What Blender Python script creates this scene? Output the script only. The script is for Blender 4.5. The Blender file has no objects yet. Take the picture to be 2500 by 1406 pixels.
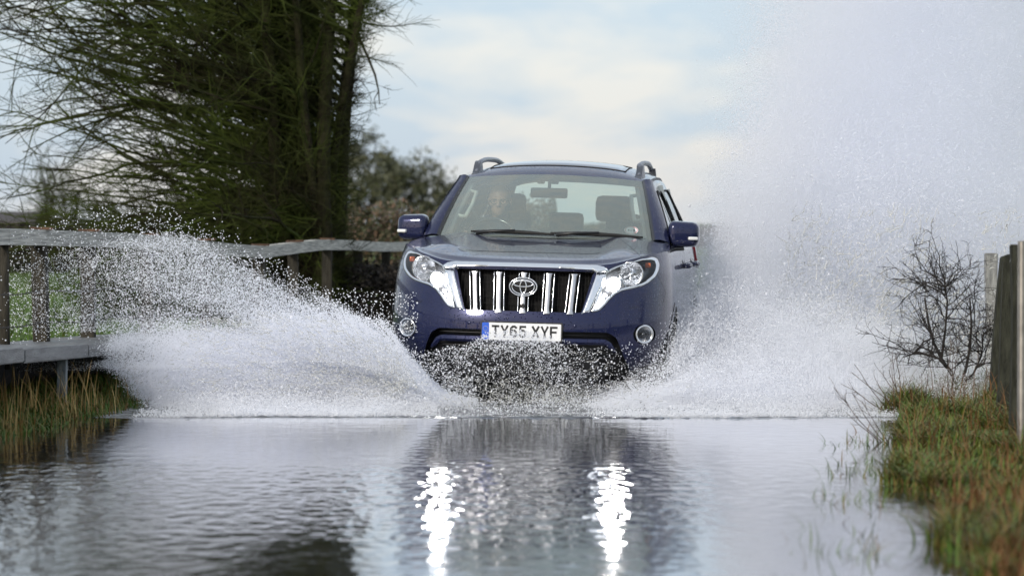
import bpy, bmesh, math, random
import numpy as np
from mathutils import Matrix, Vector, Euler
from mathutils.geometry import delaunay_2d_cdt

SC = bpy.context.scene
COL = SC.collection
RNG = np.random.default_rng(7)
R = math.radians

# ------------------------------------------------------------------ camera
cam_d = bpy.data.cameras.new('camera')
cam = bpy.data.objects.new('camera', cam_d)
COL.objects.link(cam)
SC.camera = cam
cam.location = (0, 0, 1.17)
cam.rotation_euler = (math.pi / 2 - math.atan(158 / 8200), 0, 0)
cam_d.sensor_width = 36
cam_d.lens = 36 * 8200 / 2500
cam_d.clip_start = .1
cam_d.clip_end = 20000
cam_d.dof.use_dof = True
cam_d.dof.focus_distance = 22.3
cam_d.dof.aperture_fstop = 3.2

# ------------------------------------------------------------------ sky and sun
SUN_EL, SUN_AZ = R(24), R(-150)          # azimuth from +Y (view direction), clockwise: behind the camera, to the left
SC.world = bpy.data.worlds.new('World')
W = SC.world
W.use_nodes = True
wt = W.node_tree
wt.nodes.clear()
def wn(t, **k):
    n = wt.nodes.new(t)
    for a, v in k.items(): setattr(n, a, v)
    return n
wout = wn('ShaderNodeOutputWorld'); wbg = wn('ShaderNodeBackground')
sky = wn('ShaderNodeTexSky', sky_type='NISHITA', sun_disc=False, sun_elevation=SUN_EL, sun_rotation=SUN_AZ, air_density=1.0, dust_density=1.6, ozone_density=1.5)
tc = wn('ShaderNodeTexCoord')
mp = wn('ShaderNodeMapping'); mp.inputs['Scale'].default_value = (15, 15, 46); mp.inputs['Location'].default_value = (3.1, 0.4, 1.35)
nz = wn('ShaderNodeTexNoise'); nz.inputs['Scale'].default_value = 1.0; nz.inputs['Detail'].default_value = 5; nz.inputs['Roughness'].default_value = .5
nz.inputs['Distortion'].default_value = .25
cr = wn('ShaderNodeValToRGB')
cr.color_ramp.elements[0].position = .43; cr.color_ramp.elements[0].color = (.0, .0, .0, 1)
cr.color_ramp.elements[1].position = .61; cr.color_ramp.elements[1].color = (1, 1, 1, 1)
nz2 = wn('ShaderNodeTexNoise'); nz2.inputs['Scale'].default_value = .55; nz2.inputs['Detail'].default_value = 3
cc = wn('ShaderNodeMix', data_type='RGBA')          # cloud colour: blue-grey undersides to cream tops
cc.inputs['A'].default_value = (4.6, 5.5, 6.6, 1)
cc.inputs['B'].default_value = (6.85, 6.75, 6.7, 1)
ov = wn('ShaderNodeMix', data_type='RGBA')          # how much of the blue shows between the clouds
ov.inputs['Factor'].default_value = .74
vm = wn('ShaderNodeVectorMath', operation='SCALE'); vm.inputs['Scale'].default_value = 1.0
L = wt.links.new
L(tc.outputs['Generated'], mp.inputs['Vector']); L(mp.outputs['Vector'], nz.inputs['Vector']); L(mp.outputs['Vector'], nz2.inputs['Vector'])
L(nz.outputs['Fac'], cr.inputs['Fac']); L(cr.outputs['Color'], cc.inputs['Factor'])
L(sky.outputs['Color'], ov.inputs['A']); L(cc.outputs['Result'], ov.inputs['B'])
L(ov.outputs['Result'], wbg.inputs['Color']); wbg.inputs['Strength'].default_value = .10
L(wbg.outputs['Background'], wout.inputs['Surface'])
sd = bpy.data.lights.new('sun', 'SUN'); so = bpy.data.objects.new('sun', sd); COL.objects.link(so)
sd.energy = 2.1; sd.angle = R(10); sd.color = (1, .93, .83)
sdir = Vector((math.sin(SUN_AZ) * math.cos(SUN_EL), math.cos(SUN_AZ) * math.cos(SUN_EL), math.sin(SUN_EL)))
so.rotation_euler = sdir.to_track_quat('Z', 'Y').to_euler()
so.location = (-8, -10, 12)
SC.view_settings.view_transform = 'Standard'
SC.view_settings.look = 'None'
SC.view_settings.exposure = 0.46
SC.view_settings.gamma = 1
SC.render.engine = 'CYCLES'
cy = SC.cycles
cy.use_denoising = True
cy.max_bounces = 14; cy.diffuse_bounces = 10; cy.glossy_bounces = 5; cy.transmission_bounces = 8; cy.transparent_max_bounces = 24
cy.sample_clamp_indirect = 8
cy.volume_bounces = 8; cy.caustics_reflective = False; cy.caustics_refractive = False

# ------------------------------------------------------------------ materials
def mat(name, col, rough=.6, metal=0., coat=0., var=.0, vscale=6., bump=0., bscale=40., spec=.5, emit=None, estr=0., col2=None, island=False, ramp=None, bdist=.02, stretch=(1, 1, 1)):
    m = bpy.data.materials.new(name); m.use_nodes = True
    nt = m.node_tree; b = nt.nodes['Principled BSDF']
    b.inputs['Base Color'].default_value = (*col, 1)
    b.inputs['Roughness'].default_value = rough
    b.inputs['Metallic'].default_value = metal
    b.inputs['Coat Weight'].default_value = coat
    b.inputs['Coat Roughness'].default_value = .03
    b.inputs['Specular IOR Level'].default_value = spec
    t = nt.nodes.new('ShaderNodeTexCoord')
    mpn = nt.nodes.new('ShaderNodeMapping'); mpn.inputs['Scale'].default_value = stretch
    nt.links.new(t.outputs['Object'], mpn.inputs['Vector'])
    if var > 0 or col2 is not None:
        n = nt.nodes.new('ShaderNodeTexNoise'); n.inputs['Scale'].default_value = vscale; n.inputs['Detail'].default_value = 6
        nt.links.new(mpn.outputs['Vector'], n.inputs['Vector'])
        r = nt.nodes.new('ShaderNodeValToRGB')
        c2 = col2 if col2 is not None else tuple(c * (1 + var) for c in col)
        c1 = col if col2 is not None else tuple(c * (1 - var) for c in col)
        r.color_ramp.elements[0].position = .35; r.color_ramp.elements[0].color = (*c1, 1)
        r.color_ramp.elements[1].position = .65; r.color_ramp.elements[1].color = (*c2, 1)
        nt.links.new(n.outputs['Fac'], r.inputs['Fac'])
        nt.links.new(r.outputs['Color'], b.inputs['Base Color'])
    if ramp:
        g = nt.nodes.new('ShaderNodeNewGeometry'); r = nt.nodes.new('ShaderNodeValToRGB')
        e = r.color_ramp.elements
        while len(e) < len(ramp): e.new(.5)
        for k, (p, c) in enumerate(ramp): e[k].position = p; e[k].color = (*c, 1)
        nt.links.new(g.outputs['Random Per Island'], r.inputs['Fac']); nt.links.new(r.outputs['Color'], b.inputs['Base Color'])
    if bump > 0:
        n = nt.nodes.new('ShaderNodeTexNoise'); n.inputs['Scale'].default_value = bscale; n.inputs['Detail'].default_value = 4
        nt.links.new(mpn.outputs['Vector'], n.inputs['Vector'])
        u = nt.nodes.new('ShaderNodeBump'); u.inputs['Strength'].default_value = bump; u.inputs['Distance'].default_value = bdist
        nt.links.new(n.outputs['Fac'], u.inputs['Height']); nt.links.new(u.outputs['Normal'], b.inputs['Normal'])
    if emit:
        b.inputs['Emission Color'].default_value = (*emit, 1); b.inputs['Emission Strength'].default_value = estr
    return m

def glass_mat(name, tint, refl=1.0, rough=.0, beads=0., film=0., glow=False):
    m = bpy.data.materials.new(name); m.use_nodes = True
    nt = m.node_tree; nt.nodes.clear()
    o = nt.nodes.new('ShaderNodeOutputMaterial'); mx = nt.nodes.new('ShaderNodeMixShader')
    tr = nt.nodes.new('ShaderNodeBsdfTransparent'); tr.inputs['Color'].default_value = (*tint, 1)
    gl = nt.nodes.new('ShaderNodeBsdfGlossy'); gl.inputs['Roughness'].default_value = rough
    fr = nt.nodes.new('ShaderNodeFresnel'); fr.inputs['IOR'].default_value = 1.5
    mu = nt.nodes.new('ShaderNodeMath'); mu.operation = 'MULTIPLY'; mu.inputs[1].default_value = refl
    nt.links.new(fr.outputs['Fac'], mu.inputs[0]); nt.links.new(mu.outputs[0], mx.inputs['Fac'])
    nt.links.new(tr.outputs[0], mx.inputs[1]); nt.links.new(gl.outputs[0], mx.inputs[2])
    if beads > 0:
        t = nt.nodes.new('ShaderNodeTexCoord'); v = nt.nodes.new('ShaderNodeTexVoronoi'); v.inputs['Scale'].default_value = 70
        nt.links.new(t.outputs['Object'], v.inputs['Vector'])
        mr = nt.nodes.new('ShaderNodeMapRange'); mr.inputs['From Min'].default_value = .05; mr.inputs['From Max'].default_value = .3; mr.inputs['To Min'].default_value = 1; mr.inputs['To Max'].default_value = 0
        nt.links.new(v.outputs['Distance'], mr.inputs['Value'])
        u = nt.nodes.new('ShaderNodeBump'); u.inputs['Strength'].default_value = beads; u.inputs['Distance'].default_value = .004
        nt.links.new(mr.outputs['Result'], u.inputs['Height'])
        nt.links.new(u.outputs['Normal'], gl.inputs['Normal']); nt.links.new(u.outputs['Normal'], fr.inputs['Normal'])
    if film > 0:      # wet, dusty film; its pale colour also adds sky veil and lamp halo
        fx_ = nt.nodes.new('ShaderNodeMixShader'); fx_.inputs['Fac'].default_value = film
        df = nt.nodes.new('ShaderNodeBsdfTranslucent' if glow else 'ShaderNodeBsdfDiffuse'); df.inputs['Color'].default_value = (.62, .72, .68, 1) if not glow else (.9, .92, 1, 1)
        nt.links.new(mx.outputs[0], fx_.inputs[1]); nt.links.new(df.outputs[0], fx_.inputs[2]); nt.links.new(fx_.outputs[0], o.inputs['Surface'])
    else: nt.links.new(mx.outputs[0], o.inputs['Surface'])
    return m

def droplet_mat(name, col, trans=.45):
    m = bpy.data.materials.new(name); m.use_nodes = True
    nt = m.node_tree; nt.nodes.clear()
    o = nt.nodes.new('ShaderNodeOutputMaterial'); mx = nt.nodes.new('ShaderNodeMixShader'); mx.inputs['Fac'].default_value = trans
    d = nt.nodes.new('ShaderNodeBsdfDiffuse'); d.inputs['Color'].default_value = (*col, 1)
    t = nt.nodes.new('ShaderNodeBsdfTranslucent'); t.inputs['Color'].default_value = (*col, 1)
    nt.links.new(d.outputs[0], mx.inputs[1]); nt.links.new(t.outputs[0], mx.inputs[2]); nt.links.new(mx.outputs[0], o.inputs['Surface'])
    return m

def paint_mat():
    m = mat('navy_paint', (.010, .0135, .054), rough=.27, metal=.32, coat=1.0, spec=.2)
    nt = m.node_tree; b = nt.nodes['Principled BSDF']
    b.inputs['Coat IOR'].default_value = 1.42
    t = nt.nodes.new('ShaderNodeTexCoord')
    v = nt.nodes.new('ShaderNodeTexVoronoi'); v.inputs['Scale'].default_value = 78; v.inputs['Randomness'].default_value = 1
    nt.links.new(t.outputs['Object'], v.inputs['Vector'])
    # water beads: only some cells carry one, each of its own size
    mr = nt.nodes.new('ShaderNodeMapRange'); mr.inputs['From Min'].default_value = .12; mr.inputs['From Max'].default_value = .34; mr.inputs['To Min'].default_value = 1; mr.inputs['To Max'].default_value = 0
    nt.links.new(v.outputs['Distance'], mr.inputs['Value'])
    sp = nt.nodes.new('ShaderNodeSeparateColor'); nt.links.new(v.outputs['Color'], sp.inputs['Color'])
    gt = nt.nodes.new('ShaderNodeMath'); gt.operation = 'GREATER_THAN'; gt.inputs[1].default_value = .52
    nt.links.new(sp.outputs['Red'], gt.inputs[0])
    mu = nt.nodes.new('ShaderNodeMath'); mu.operation = 'MULTIPLY'
    nt.links.new(mr.outputs['Result'], mu.inputs[0]); nt.links.new(gt.outputs[0], mu.inputs[1])
    u = nt.nodes.new('ShaderNodeBump'); u.inputs['Strength'].default_value = .8; u.inputs['Distance'].default_value = .005
    nt.links.new(mu.outputs[0], u.inputs['Height']); nt.links.new(u.outputs['Normal'], b.inputs['Normal']); nt.links.new(u.outputs['Normal'], b.inputs['Coat Normal'])
    return m

# ------------------------------------------------------------------ mesh helpers
def obj(name, V, F, m, parent=None, smooth=True, mats=None, fm=None):
    me = bpy.data.meshes.new(name)
    me.from_pydata([tuple(map(float, v)) for v in V], [], [tuple(map(int, f)) for f in F])
    for x in (mats or [m]): me.materials.append(x)
    if fm is not None: me.polygons.foreach_set('material_index', np.asarray(fm, np.int32))
    if smooth: me.polygons.foreach_set('use_smooth', np.ones(len(me.polygons), bool))
    me.update()
    o = bpy.data.objects.new(name, me); COL.objects.link(o)
    if parent is not None: o.parent = parent
    return o

def fast_mesh(name, V, F, m, parent=None, smooth=True):
    """numpy arrays: V (n,3), F (k,3) or (k,4)"""
    me = bpy.data.meshes.new(name)
    V = np.asarray(V, np.float32); F = np.asarray(F, np.int32); k, c = F.shape
    me.vertices.add(len(V)); me.vertices.foreach_set('co', V.ravel())
    me.loops.add(k * c); me.loops.foreach_set('vertex_index', F.ravel())
    me.polygons.add(k); me.polygons.foreach_set('loop_start', np.arange(0, k * c, c, dtype=np.int32))
    me.polygons.foreach_set('use_smooth', np.full(k, smooth))
    me.update(calc_edges=True); me.validate()
    me.materials.append(m)
    o = bpy.data.objects.new(name, me); COL.objects.link(o)
    if parent is not None: o.parent = parent
    return o

def empty(name, loc=(0, 0, 0), rot=(0, 0, 0)):
    o = bpy.data.objects.new(name, None); COL.objects.link(o); o.location = loc; o.rotation_euler = rot
    return o
def tag(o, label=None, cat=None, group=None, kind=None):
    if label: o['label'] = label
    if cat: o['category'] = cat
    if group: o['group'] = group
    if kind: o['kind'] = kind
    return o

class MB:
    """collects shapes into one mesh"""
    def __init__(s): s.V = []; s.F = []; s.m = []
    def add(s, V, F, mi=0):
        n = len(s.V); s.V += [tuple(v) for v in V]; s.F += [tuple(i + n for i in f) for f in F]; s.m += [mi] * len(F)
    def box(s, c, d, mi=0, bev=.0, M=None):
        bm = bmesh.new(); bmesh.ops.create_cube(bm, size=1)
        for v in bm.verts: v.co = Vector((v.co.x * d[0], v.co.y * d[1], v.co.z * d[2]))
        if bev > 0: bmesh.ops.bevel(bm, geom=bm.edges[:], offset=bev, segments=2, affect='EDGES', profile=.6)
        if M is not None: bmesh.ops.transform(bm, matrix=M, verts=bm.verts)
        bmesh.ops.translate(bm, vec=Vector(c), verts=bm.verts)
        bm.verts.index_update()
        s.add([v.co[:] for v in bm.verts], [[v.index for v in f.verts] for f in bm.faces], mi); bm.free()
    def tube(s, pts, rad, k=10, mi=0, caps=True, flat=1.0):
        pts = [Vector(p) for p in pts]; n = len(pts)
        rad = [float(rad)] * n if not hasattr(rad, "__len__") else [float(r_) for r_ in rad]
        V = []; prev = None
        for i, p in enumerate(pts):
            d = (pts[min(i + 1, n - 1)] - pts[max(i - 1, 0)]).normalized()
            if prev is None: prev = d.orthogonal().normalized()
            a = (prev - d * prev.dot(d)).normalized(); prev = a; b2 = d.cross(a)
            for j in range(k):
                t = 2 * math.pi * j / k
                V.append(p + rad[i] * (math.cos(t) * a + math.sin(t) * b2 * flat))
        F = [[i * k + j, i * k + (j + 1) % k, (i + 1) * k + (j + 1) % k, (i + 1) * k + j] for i in range(n - 1) for j in range(k)]
        if caps: F += [list(range(k))[::-1], [(n - 1) * k + j for j in range(k)]]
        s.add([v[:] for v in V], F, mi)
    def lathe(s, prof, c, axis=(0, -1, 0), k=32, mi=0, sx=1., sz=1.):
        """prof: (radius, distance along axis)"""
        ax = Vector(axis).normalized(); a = Vector((1, 0, 0)) if abs(ax.x) < .9 else Vector((0, 1, 0))
        a = (a - ax * a.dot(ax)).normalized(); b2 = ax.cross(a); c = Vector(c)
        V = []
        for r, h in prof:
            for j in range(k):
                t = 2 * math.pi * j / k
                V.append((c + ax * float(h) + float(r) * (math.cos(t) * a * sx + math.sin(t) * b2 * sz))[:])
        F = [[i * k + j, i * k + (j + 1) % k, (i + 1) * k + (j + 1) % k, (i + 1) * k + j] for i in range(len(prof) - 1) for j in range(k)]
        s.add(V, F, mi)
    def build(s, name, m, parent=None, smooth=True):
        ms = m if isinstance(m, list) else [m]
        o = obj(name, s.V, s.F, None, parent, smooth, mats=ms, fm=s.m)
        return o
def autosmooth(o, deg=35):
    """sharp edges by angle, kept in the mesh"""
    me = o.data; bm = bmesh.new(); bm.from_mesh(me)
    for e in bm.edges:
        if len(e.link_faces) == 2 and e.calc_face_angle(0) > R(deg): e.smooth = False
    bm.to_mesh(me); bm.free()
    return o

def tubes(P, rad, k=3):
    """P (n,m,3) polylines, rad (n,m): one array of many thin tubes"""
    n, m, _ = P.shape
    D = np.gradient(P, axis=1); D /= np.linalg.norm(D, axis=2, keepdims=True) + 1e-9
    ref = np.where(np.abs(D[..., 2:3]) > .9, np.array([1., 0, 0]), np.array([0, 0, 1.]))
    A = np.cross(D, ref); A /= np.linalg.norm(A, axis=2, keepdims=True) + 1e-9
    B = np.cross(D, A)
    t = 2 * np.pi * np.arange(k) / k
    V = P[:, :, None, :] + rad[:, :, None, None] * (np.cos(t)[None, None, :, None] * A[:, :, None, :] + np.sin(t)[None, None, :, None] * B[:, :, None, :])
    idx = np.arange(n * m * k).reshape(n, m, k)
    a = idx[:, :-1, :]; b2 = idx[:, 1:, :]
    F = np.stack([a, np.roll(a, -1, 2), np.roll(b2, -1, 2), b2], -1).reshape(-1, 4)
    return V.reshape(-1, 3), F

def noise2(x, y, seed=0):
    """cheap smooth noise in about -1..1"""
    r = np.random.default_rng(seed); s = 0; w = 0
    for i in range(7):
        f = .5 * 1.7 ** (i * .8); a = r.uniform(0, 6.28); p = r.uniform(0, 6.28); q = 1 / (1 + .35 * i)
        s = s + q * np.sin(f * (x * math.cos(a) + y * math.sin(a)) * 2 + p + 1.3 * np.sin(f * (x * math.sin(a) - y * math.cos(a)) + p * 2)); w += q
    return s / w * 1.6

# ------------------------------------------------------------------ ground and flood water
RS = .114                                   # the lane runs slightly across the view
def lane_q(x, y): return (x - .05 - (y - 22) * RS)
def ground_z(x, y):
    q = lane_q(x, y)
    n = .12 * noise2(x * 1.3, y * 1.3, 3) + .06 * noise2(x * 5, y * 5, 4)
    sh = np.interp(y, [11, 14, 17.5, 20.5], [.26, .22, .07, 0])
    r = np.interp(q + n - sh, [1.7, 2.25, 2.42, 2.9, 4, 9], [-.24, -.16, .0, .05, .10, .2])
    l = np.interp(-q + n, [1.7, 2.15, 2.38, 2.9, 3.6, 9], [-.24, -.16, .0, .09, .16, .2])
    z = np.where(q > 0, r, l)
    return z + np.where(z > 0, .025 * noise2(x * 3, y * 3, 5), 0)
def axis_lines(lo, hi, step, far):
    a = list(np.arange(lo, hi + 1e-6, step)); s = step; p = hi
    up = []; dn = []
    while p < far: s *= 1.35; p += s; up.append(p)
    s = step; p = lo
    while p > -far: s *= 1.35; p -= s; dn.append(p)
    return np.array(dn[::-1] + a + up)
def grid_mesh(name, xs, ys, zf, m):
    X, Y = np.meshgrid(xs, ys); Z = zf(X, Y) if callable(zf) else np.full_like(X, zf)
    n, k = X.shape; idx = np.arange(n * k).reshape(n, k)
    F = np.stack([idx[:-1, :-1], idx[:-1, 1:], idx[1:, 1:], idx[1:, :-1]], -1).reshape(-1, 4)
    return fast_mesh(name, np.stack([X, Y, Z], -1).reshape(-1, 3), F, m)

m_ground = mat('turf', (.045, .085, .012), rough=.9, spec=.2, col2=(.075, .105, .02), vscale=1.4, bump=.6, bscale=30)
ground = grid_mesh('ground', axis_lines(-9, 9, .12, 6000), axis_lines(8, 40, .16, 6000), ground_z, m_ground)
tag(ground, kind='structure')

def water_mat():
    m = bpy.data.materials.new('flood_water'); m.use_nodes = True
    nt = m.node_tree; b = nt.nodes['Principled BSDF']; N = nt.nodes.new; K = nt.links.new
    o = nt.nodes['Material Output']; nt.nodes.remove(b)
    df = N('ShaderNodeBsdfDiffuse'); gl = N('ShaderNodeBsdfGlossy'); gl.inputs['Roughness'].default_value = .065; gl.inputs['Color'].default_value = (.97, .975, 1, 1)
    fr = N('ShaderNodeFresnel'); fr.inputs['IOR'].default_value = 1.45; mxs = N('ShaderNodeMixShader')
    K(df.outputs[0], mxs.inputs[1]); K(gl.outputs[0], mxs.inputs[2]); K(mxs.outputs[0], o.inputs['Surface'])
    t = N('ShaderNodeTexCoord'); sx = N('ShaderNodeSeparateXYZ'); K(t.outputs['Object'], sx.inputs[0])
    def math_(op, a, bb=None, c=None):
        n = N('ShaderNodeMath'); n.operation = op
        for i, v in enumerate((a, bb, c)):
            if v is None: continue
            if isinstance(v, (int, float)): n.inputs[i].default_value = v
            else: K(v, n.inputs[i])
        return n.outputs[0]
    def noise(scale, st, det=3, rough=.5):
        mp_ = N('ShaderNodeMapping'); mp_.inputs['Scale'].default_value = st; K(t.outputs['Object'], mp_.inputs['Vector'])
        n = N('ShaderNodeTexNoise'); n.inputs['Scale'].default_value = scale; n.inputs['Detail'].default_value = det; n.inputs['Roughness'].default_value = rough
        K(mp_.outputs['Vector'], n.inputs['Vector']); return n.outputs['Fac']
    def sstep(v, a, c):
        n = N('ShaderNodeMapRange'); n.interpolation_type = 'SMOOTHSTEP'
        n.inputs['From Min'].default_value = a; n.inputs['From Max'].default_value = c; K(v, n.inputs['Value']); return n.outputs['Result']
    big = noise(.9, (1, 1, 1), 3)
    wob = math_('MULTIPLY_ADD', big, 2.4, -1.2)
    # a wind patch across the lane in front of the car, reaching nearer on its left side
    yv = math_('ADD', sx.outputs['Y'], wob)
    near = math_('ADD', yv, math_('MULTIPLY', sx.outputs['X'], -.55))
    patch = math_('MULTIPLY', sstep(near, 12.0, 13.4), math_('SUBTRACT', 1.0, sstep(yv, 15.6, 17.0)))
    rightfade = math_('SUBTRACT', 1.0, sstep(sx.outputs['X'], .2, 1.7))
    patch = math_('MULTIPLY', patch, math_('MULTIPLY_ADD', rightfade, .85, .15))
    behind = sstep(sx.outputs['Y'], 20.15, 20.45)
    rip = noise(5.8, (2.1, 1, 1), 1.5, .5)
    fine = noise(14, (2.5, 1, 1), 2)
    swell = noise(1.6, (1, 2.2, 1), 2)
    h = math_('MULTIPLY', rip, math_('MULTIPLY_ADD', patch, .0062, .0024))
    h = math_('ADD', h, math_('MULTIPLY', fine, math_('MULTIPLY_ADD', patch, .00035, .00004)))
    h = math_('ADD', h, math_('MULTIPLY', swell, .0014))
    h = math_('ADD', h, math_('MULTIPLY', math_('MULTIPLY', noise(9, (1, 1, 1), 5, .65), behind), .07))
    u = N('ShaderNodeBump'); u.inputs['Strength'].default_value = 1; u.inputs['Distance'].default_value = 1
    K(h, u.inputs['Height']); K(u.outputs['Normal'], gl.inputs['Normal']); K(u.outputs['Normal'], fr.inputs['Normal'])
    K(math_('MINIMUM', math_('MULTIPLY_ADD', fr.outputs['Fac'], 1.32, .02), .98), mxs.inputs['Fac'])
    # churned water behind the bow wave carries foam
    mixc = N('ShaderNodeMix'); mixc.data_type = 'RGBA'; mixc.inputs['A'].default_value = (.020, .021, .016, 1); mixc.inputs['B'].default_value = (.42, .43, .44, 1)
    K(math_('MULTIPLY', behind, sstep(noise(5, (1, 1, 1), 5, .7), .38, .62)), mixc.inputs['Factor']); K(mixc.outputs['Result'], df.inputs['Color'])
    return m
def water_z(x, y):
    s = np.exp(-((y - 20.22 - .10 * noise2(x * 1.2, x * 0, 11) - .02 * noise2(x * 9, x * 0, 12)) / .035) ** 2)
    inside = np.clip((2.25 - np.abs(x + .05)) * 4, 0, 1)
    return s * inside * np.maximum(0, .005 + .004 * noise2(x * 14, y * 9, 13) + .006 * noise2(x * 45, y * 30, 14))
wx = np.unique(np.concatenate([axis_lines(-2.6, 2.6, .02, 90), [-90]]))
wy = np.unique(np.concatenate([np.linspace(-30, 19.8, 60), np.arange(19.8, 20.7, .015), np.linspace(20.7, 60, 60)]))
wx = wx[(wx > -90) & (wx < 90)]
# the flood fills the lane between its banks: the banks rise through this sheet
water = grid_mesh('water', wx, wy, water_z, water_mat())
tag(water, kind='structure')

# ------------------------------------------------------------------ fence and raised walkway on the left
m_wood = mat('weathered_timber', (.20, .19, .165), rough=.75, var=.35, vscale=3, stretch=(1, 1, 14), bump=.5, bscale=20, spec=.35)
m_rail = mat('pale_rail_timber', (.46, .45, .41), rough=.6, var=.45, vscale=5, stretch=(3, .6, 22), bump=.5, bscale=12, spec=.35)
m_post = mat('dark_damp_timber', (.034, .030, .022), rough=.8, var=.4, vscale=7, stretch=(6, 6, 1), bump=.6, bscale=25, spec=.3)
m_cap = mat('brown_wood_end', (.085, .05, .032), rough=.8, var=.4, vscale=20, spec=.3)
m_wire = mat('rusty_wire', (.05, .045, .042), rough=.6, metal=.5)
m_deck = mat('wet_grey_board', (.16, .165, .17), rough=.42, var=.35, vscale=4, stretch=(8, .7, 8), bump=.5, bscale=18, bdist=.01)
m_black = mat('deck_shade_black', (.012, .011, .010), rough=.8, var=.4, vscale=5)
m_conc = mat('grey_concrete', (.17, .19, .20), rough=.8, var=.35, vscale=9, bump=.5, bscale=40)

def fx(d): return -3.19 + RS * (d - 21)
rail_d = [12.5, 15.4, 18.6, 21, 23.5, 26.2, 29.6, 32.4, 35.6, 39.3, 44, 52]
rail_z = [1.20, 1.17, 1.15, 1.137, 1.107, 1.052, .968, 1.012, .975, .954, .96, .97]
def rz(d): return float(np.interp(d, rail_d, rail_z))
fence = empty('timber_fence', (fx(21), 21, 0))
tag(fence, 'low weathered timber fence with a kinked pale top rail beside the raised walkway', 'fence')
FO = Vector(fence.location)
def fbox(pts, w, hgt, name, m, parent, cap=None):
    """board through the points (top centre line), w across, hgt tall"""
    mb = MB(); V = []
    for p in pts:
        for sx_, dz in ((-.5, 0), (.5, 0), (.5, -1), (-.5, -1)):
            V.append(((p[0] + sx_ * w) - FO.x, p[1] - FO.y, p[2] + dz * hgt - FO.z))
    n = len(pts)
    F = [[4 * i + j, 4 * i + (j + 1) % 4, 4 * i + 4 + (j + 1) % 4, 4 * i + 4 + j] for i in range(n - 1) for j in range(4)] + [[3, 2, 1, 0], [4 * n - 4, 4 * n - 3, 4 * n - 2, 4 * n - 1]]
    mb.add(V, F); o = mb.build(name, m, parent, smooth=False); return o
for i in range(len(rail_d) - 1):
    d0, d1 = rail_d[i] + .004, rail_d[i + 1] - .004
    ds = np.linspace(d0, d1, 5)
    sag = .008 * math.sin(i * 2.1)
    fbox([(fx(d), d, rz(d) + sag * math.sin(math.pi * (d - d0) / (d1 - d0))) for d in ds], .095, .102, 'rail', m_rail, fence)
post_d = [12.7, 14.9, 17.2, 19.4, 21.95, 23.25, 25.1, 27.2, 29.5, 31.2, 33.0, 34.9, 36.8, 38.7, 40.8, 43, 45.5, 48]
for i, d in enumerate(post_d):
    lean = RNG.normal(0, .012)
    mb = MB(); M = Euler((RNG.normal(0, .012), lean, RNG.normal(0, .08))).to_matrix().to_4x4()
    zb = .3 if d < 31 else -.05
    zt = rz(d) - .104
    mb.box((fx(d) - FO.x, d - FO.y, (zt + zb) / 2), (.096, .096, zt - zb), bev=.006, M=M)
    p = mb.build('post', m_post, fence, smooth=False)
    if d < 34:
        mb = MB(); mb.box((fx(d) - FO.x + .01, d - FO.y, rz(d) + .010), (.15, .085, .018), bev=.004, M=Euler((0, RNG.normal(0, .05), RNG.normal(0, .2))).to_matrix().to_4x4())
        mb.build('cap', m_cap, p, smooth=False)
mb = MB(); mb.tube([(fx(21.15) - FO.x - .02, .15, .25), (fx(21.15) - FO.x - .03, .15, 1.03)], .033, k=10)
mb.build('stake', m_post, fence)
for zc in (.73, .525):
    P = []; 
    for d in np.linspace(19, 31, 130): P.append((fx(d) - FO.x + .05, d - FO.y, zc - .02 * abs(math.sin((d - 21.95) * 1.7)) + (rz(d) - 1.12) * .8 + .002 * math.sin(d * 60)))
    mb = MB(); mb.tube(P, .0035, k=5)
    for d in np.arange(19.2, 31, .11):
        c = Vector((fx(d) - FO.x + .05, d - FO.y, zc - .02 * abs(math.sin((d - 21.95) * 1.7)) + (rz(d) - 1.12) * .8))
        for a in (0.6, 2.2):
            v = Vector((math.cos(a) * .3, .4, math.sin(a))) * .014
            mb.tube([c - v, c + v], .0018, k=3)
    mb.build('barbed_wire', m_wire, fence)

walk = empty('raised_walkway', (-2.9, 21, 0))
tag(walk, 'raised wooden footway on concrete stubs at the left edge of the flooded lane', 'walkway')
WO = Vector(walk.location)
def wxf(d): return -2.73 + RS * (d - 20.6)
d0 = 13.4
while d0 < 31:
    d1 = d0 + 1.55
    zt0, zt1 = [float(np.interp(d, [16, 19.1, 21.4, 24, 30], [.47, .445, .405, .37, .25])) for d in (d0, d1)]
    mb = MB(); V = []
    j = RNG.normal(0, .004)
    for d, zt in ((d0 + .004, zt0 + j), (d1 - .004, zt1 + j)):
        for dx, dz in ((0, 0), (0, -.082), (-.70, -.082), (-.70, 0)): V.append((wxf(d) + dx - WO.x, d - WO.y, zt + dz))
    mb.add(V, [[0, 1, 5, 4], [1, 2, 6, 5], [2, 3, 7, 6], [3, 0, 4, 7], [3, 2, 1, 0], [4, 5, 6, 7]])
    o = mb.build('deck_board', m_deck, walk, smooth=False)
    bm = bmesh.new(); bm.from_mesh(o.data); bmesh.ops.bevel(bm, geom=bm.edges[:], offset=.008, segments=2, affect='EDGES'); bm.to_mesh(o.data); bm.free()
    d0 = d1
for d in (14.6, 17.6, 20.75, 23.6, 26.6, 29.5):
    zt = float(np.interp(d, [16, 19.1, 21.4, 24, 30], [.47, .445, .405, .37, .25])) - .084
    mb = MB(); mb.box((wxf(d) - .07 - WO.x, d - WO.y, (zt - .1) / 2), (.055, .09, zt + .1), bev=.006, M=Euler((0, .02, 0)).to_matrix().to_4x4())
    mb.build('support_post', m_conc, walk, smooth=False)
mb = MB()  # black sheet added behind the deck supports, standing in for the shade underneath
V = []
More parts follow.
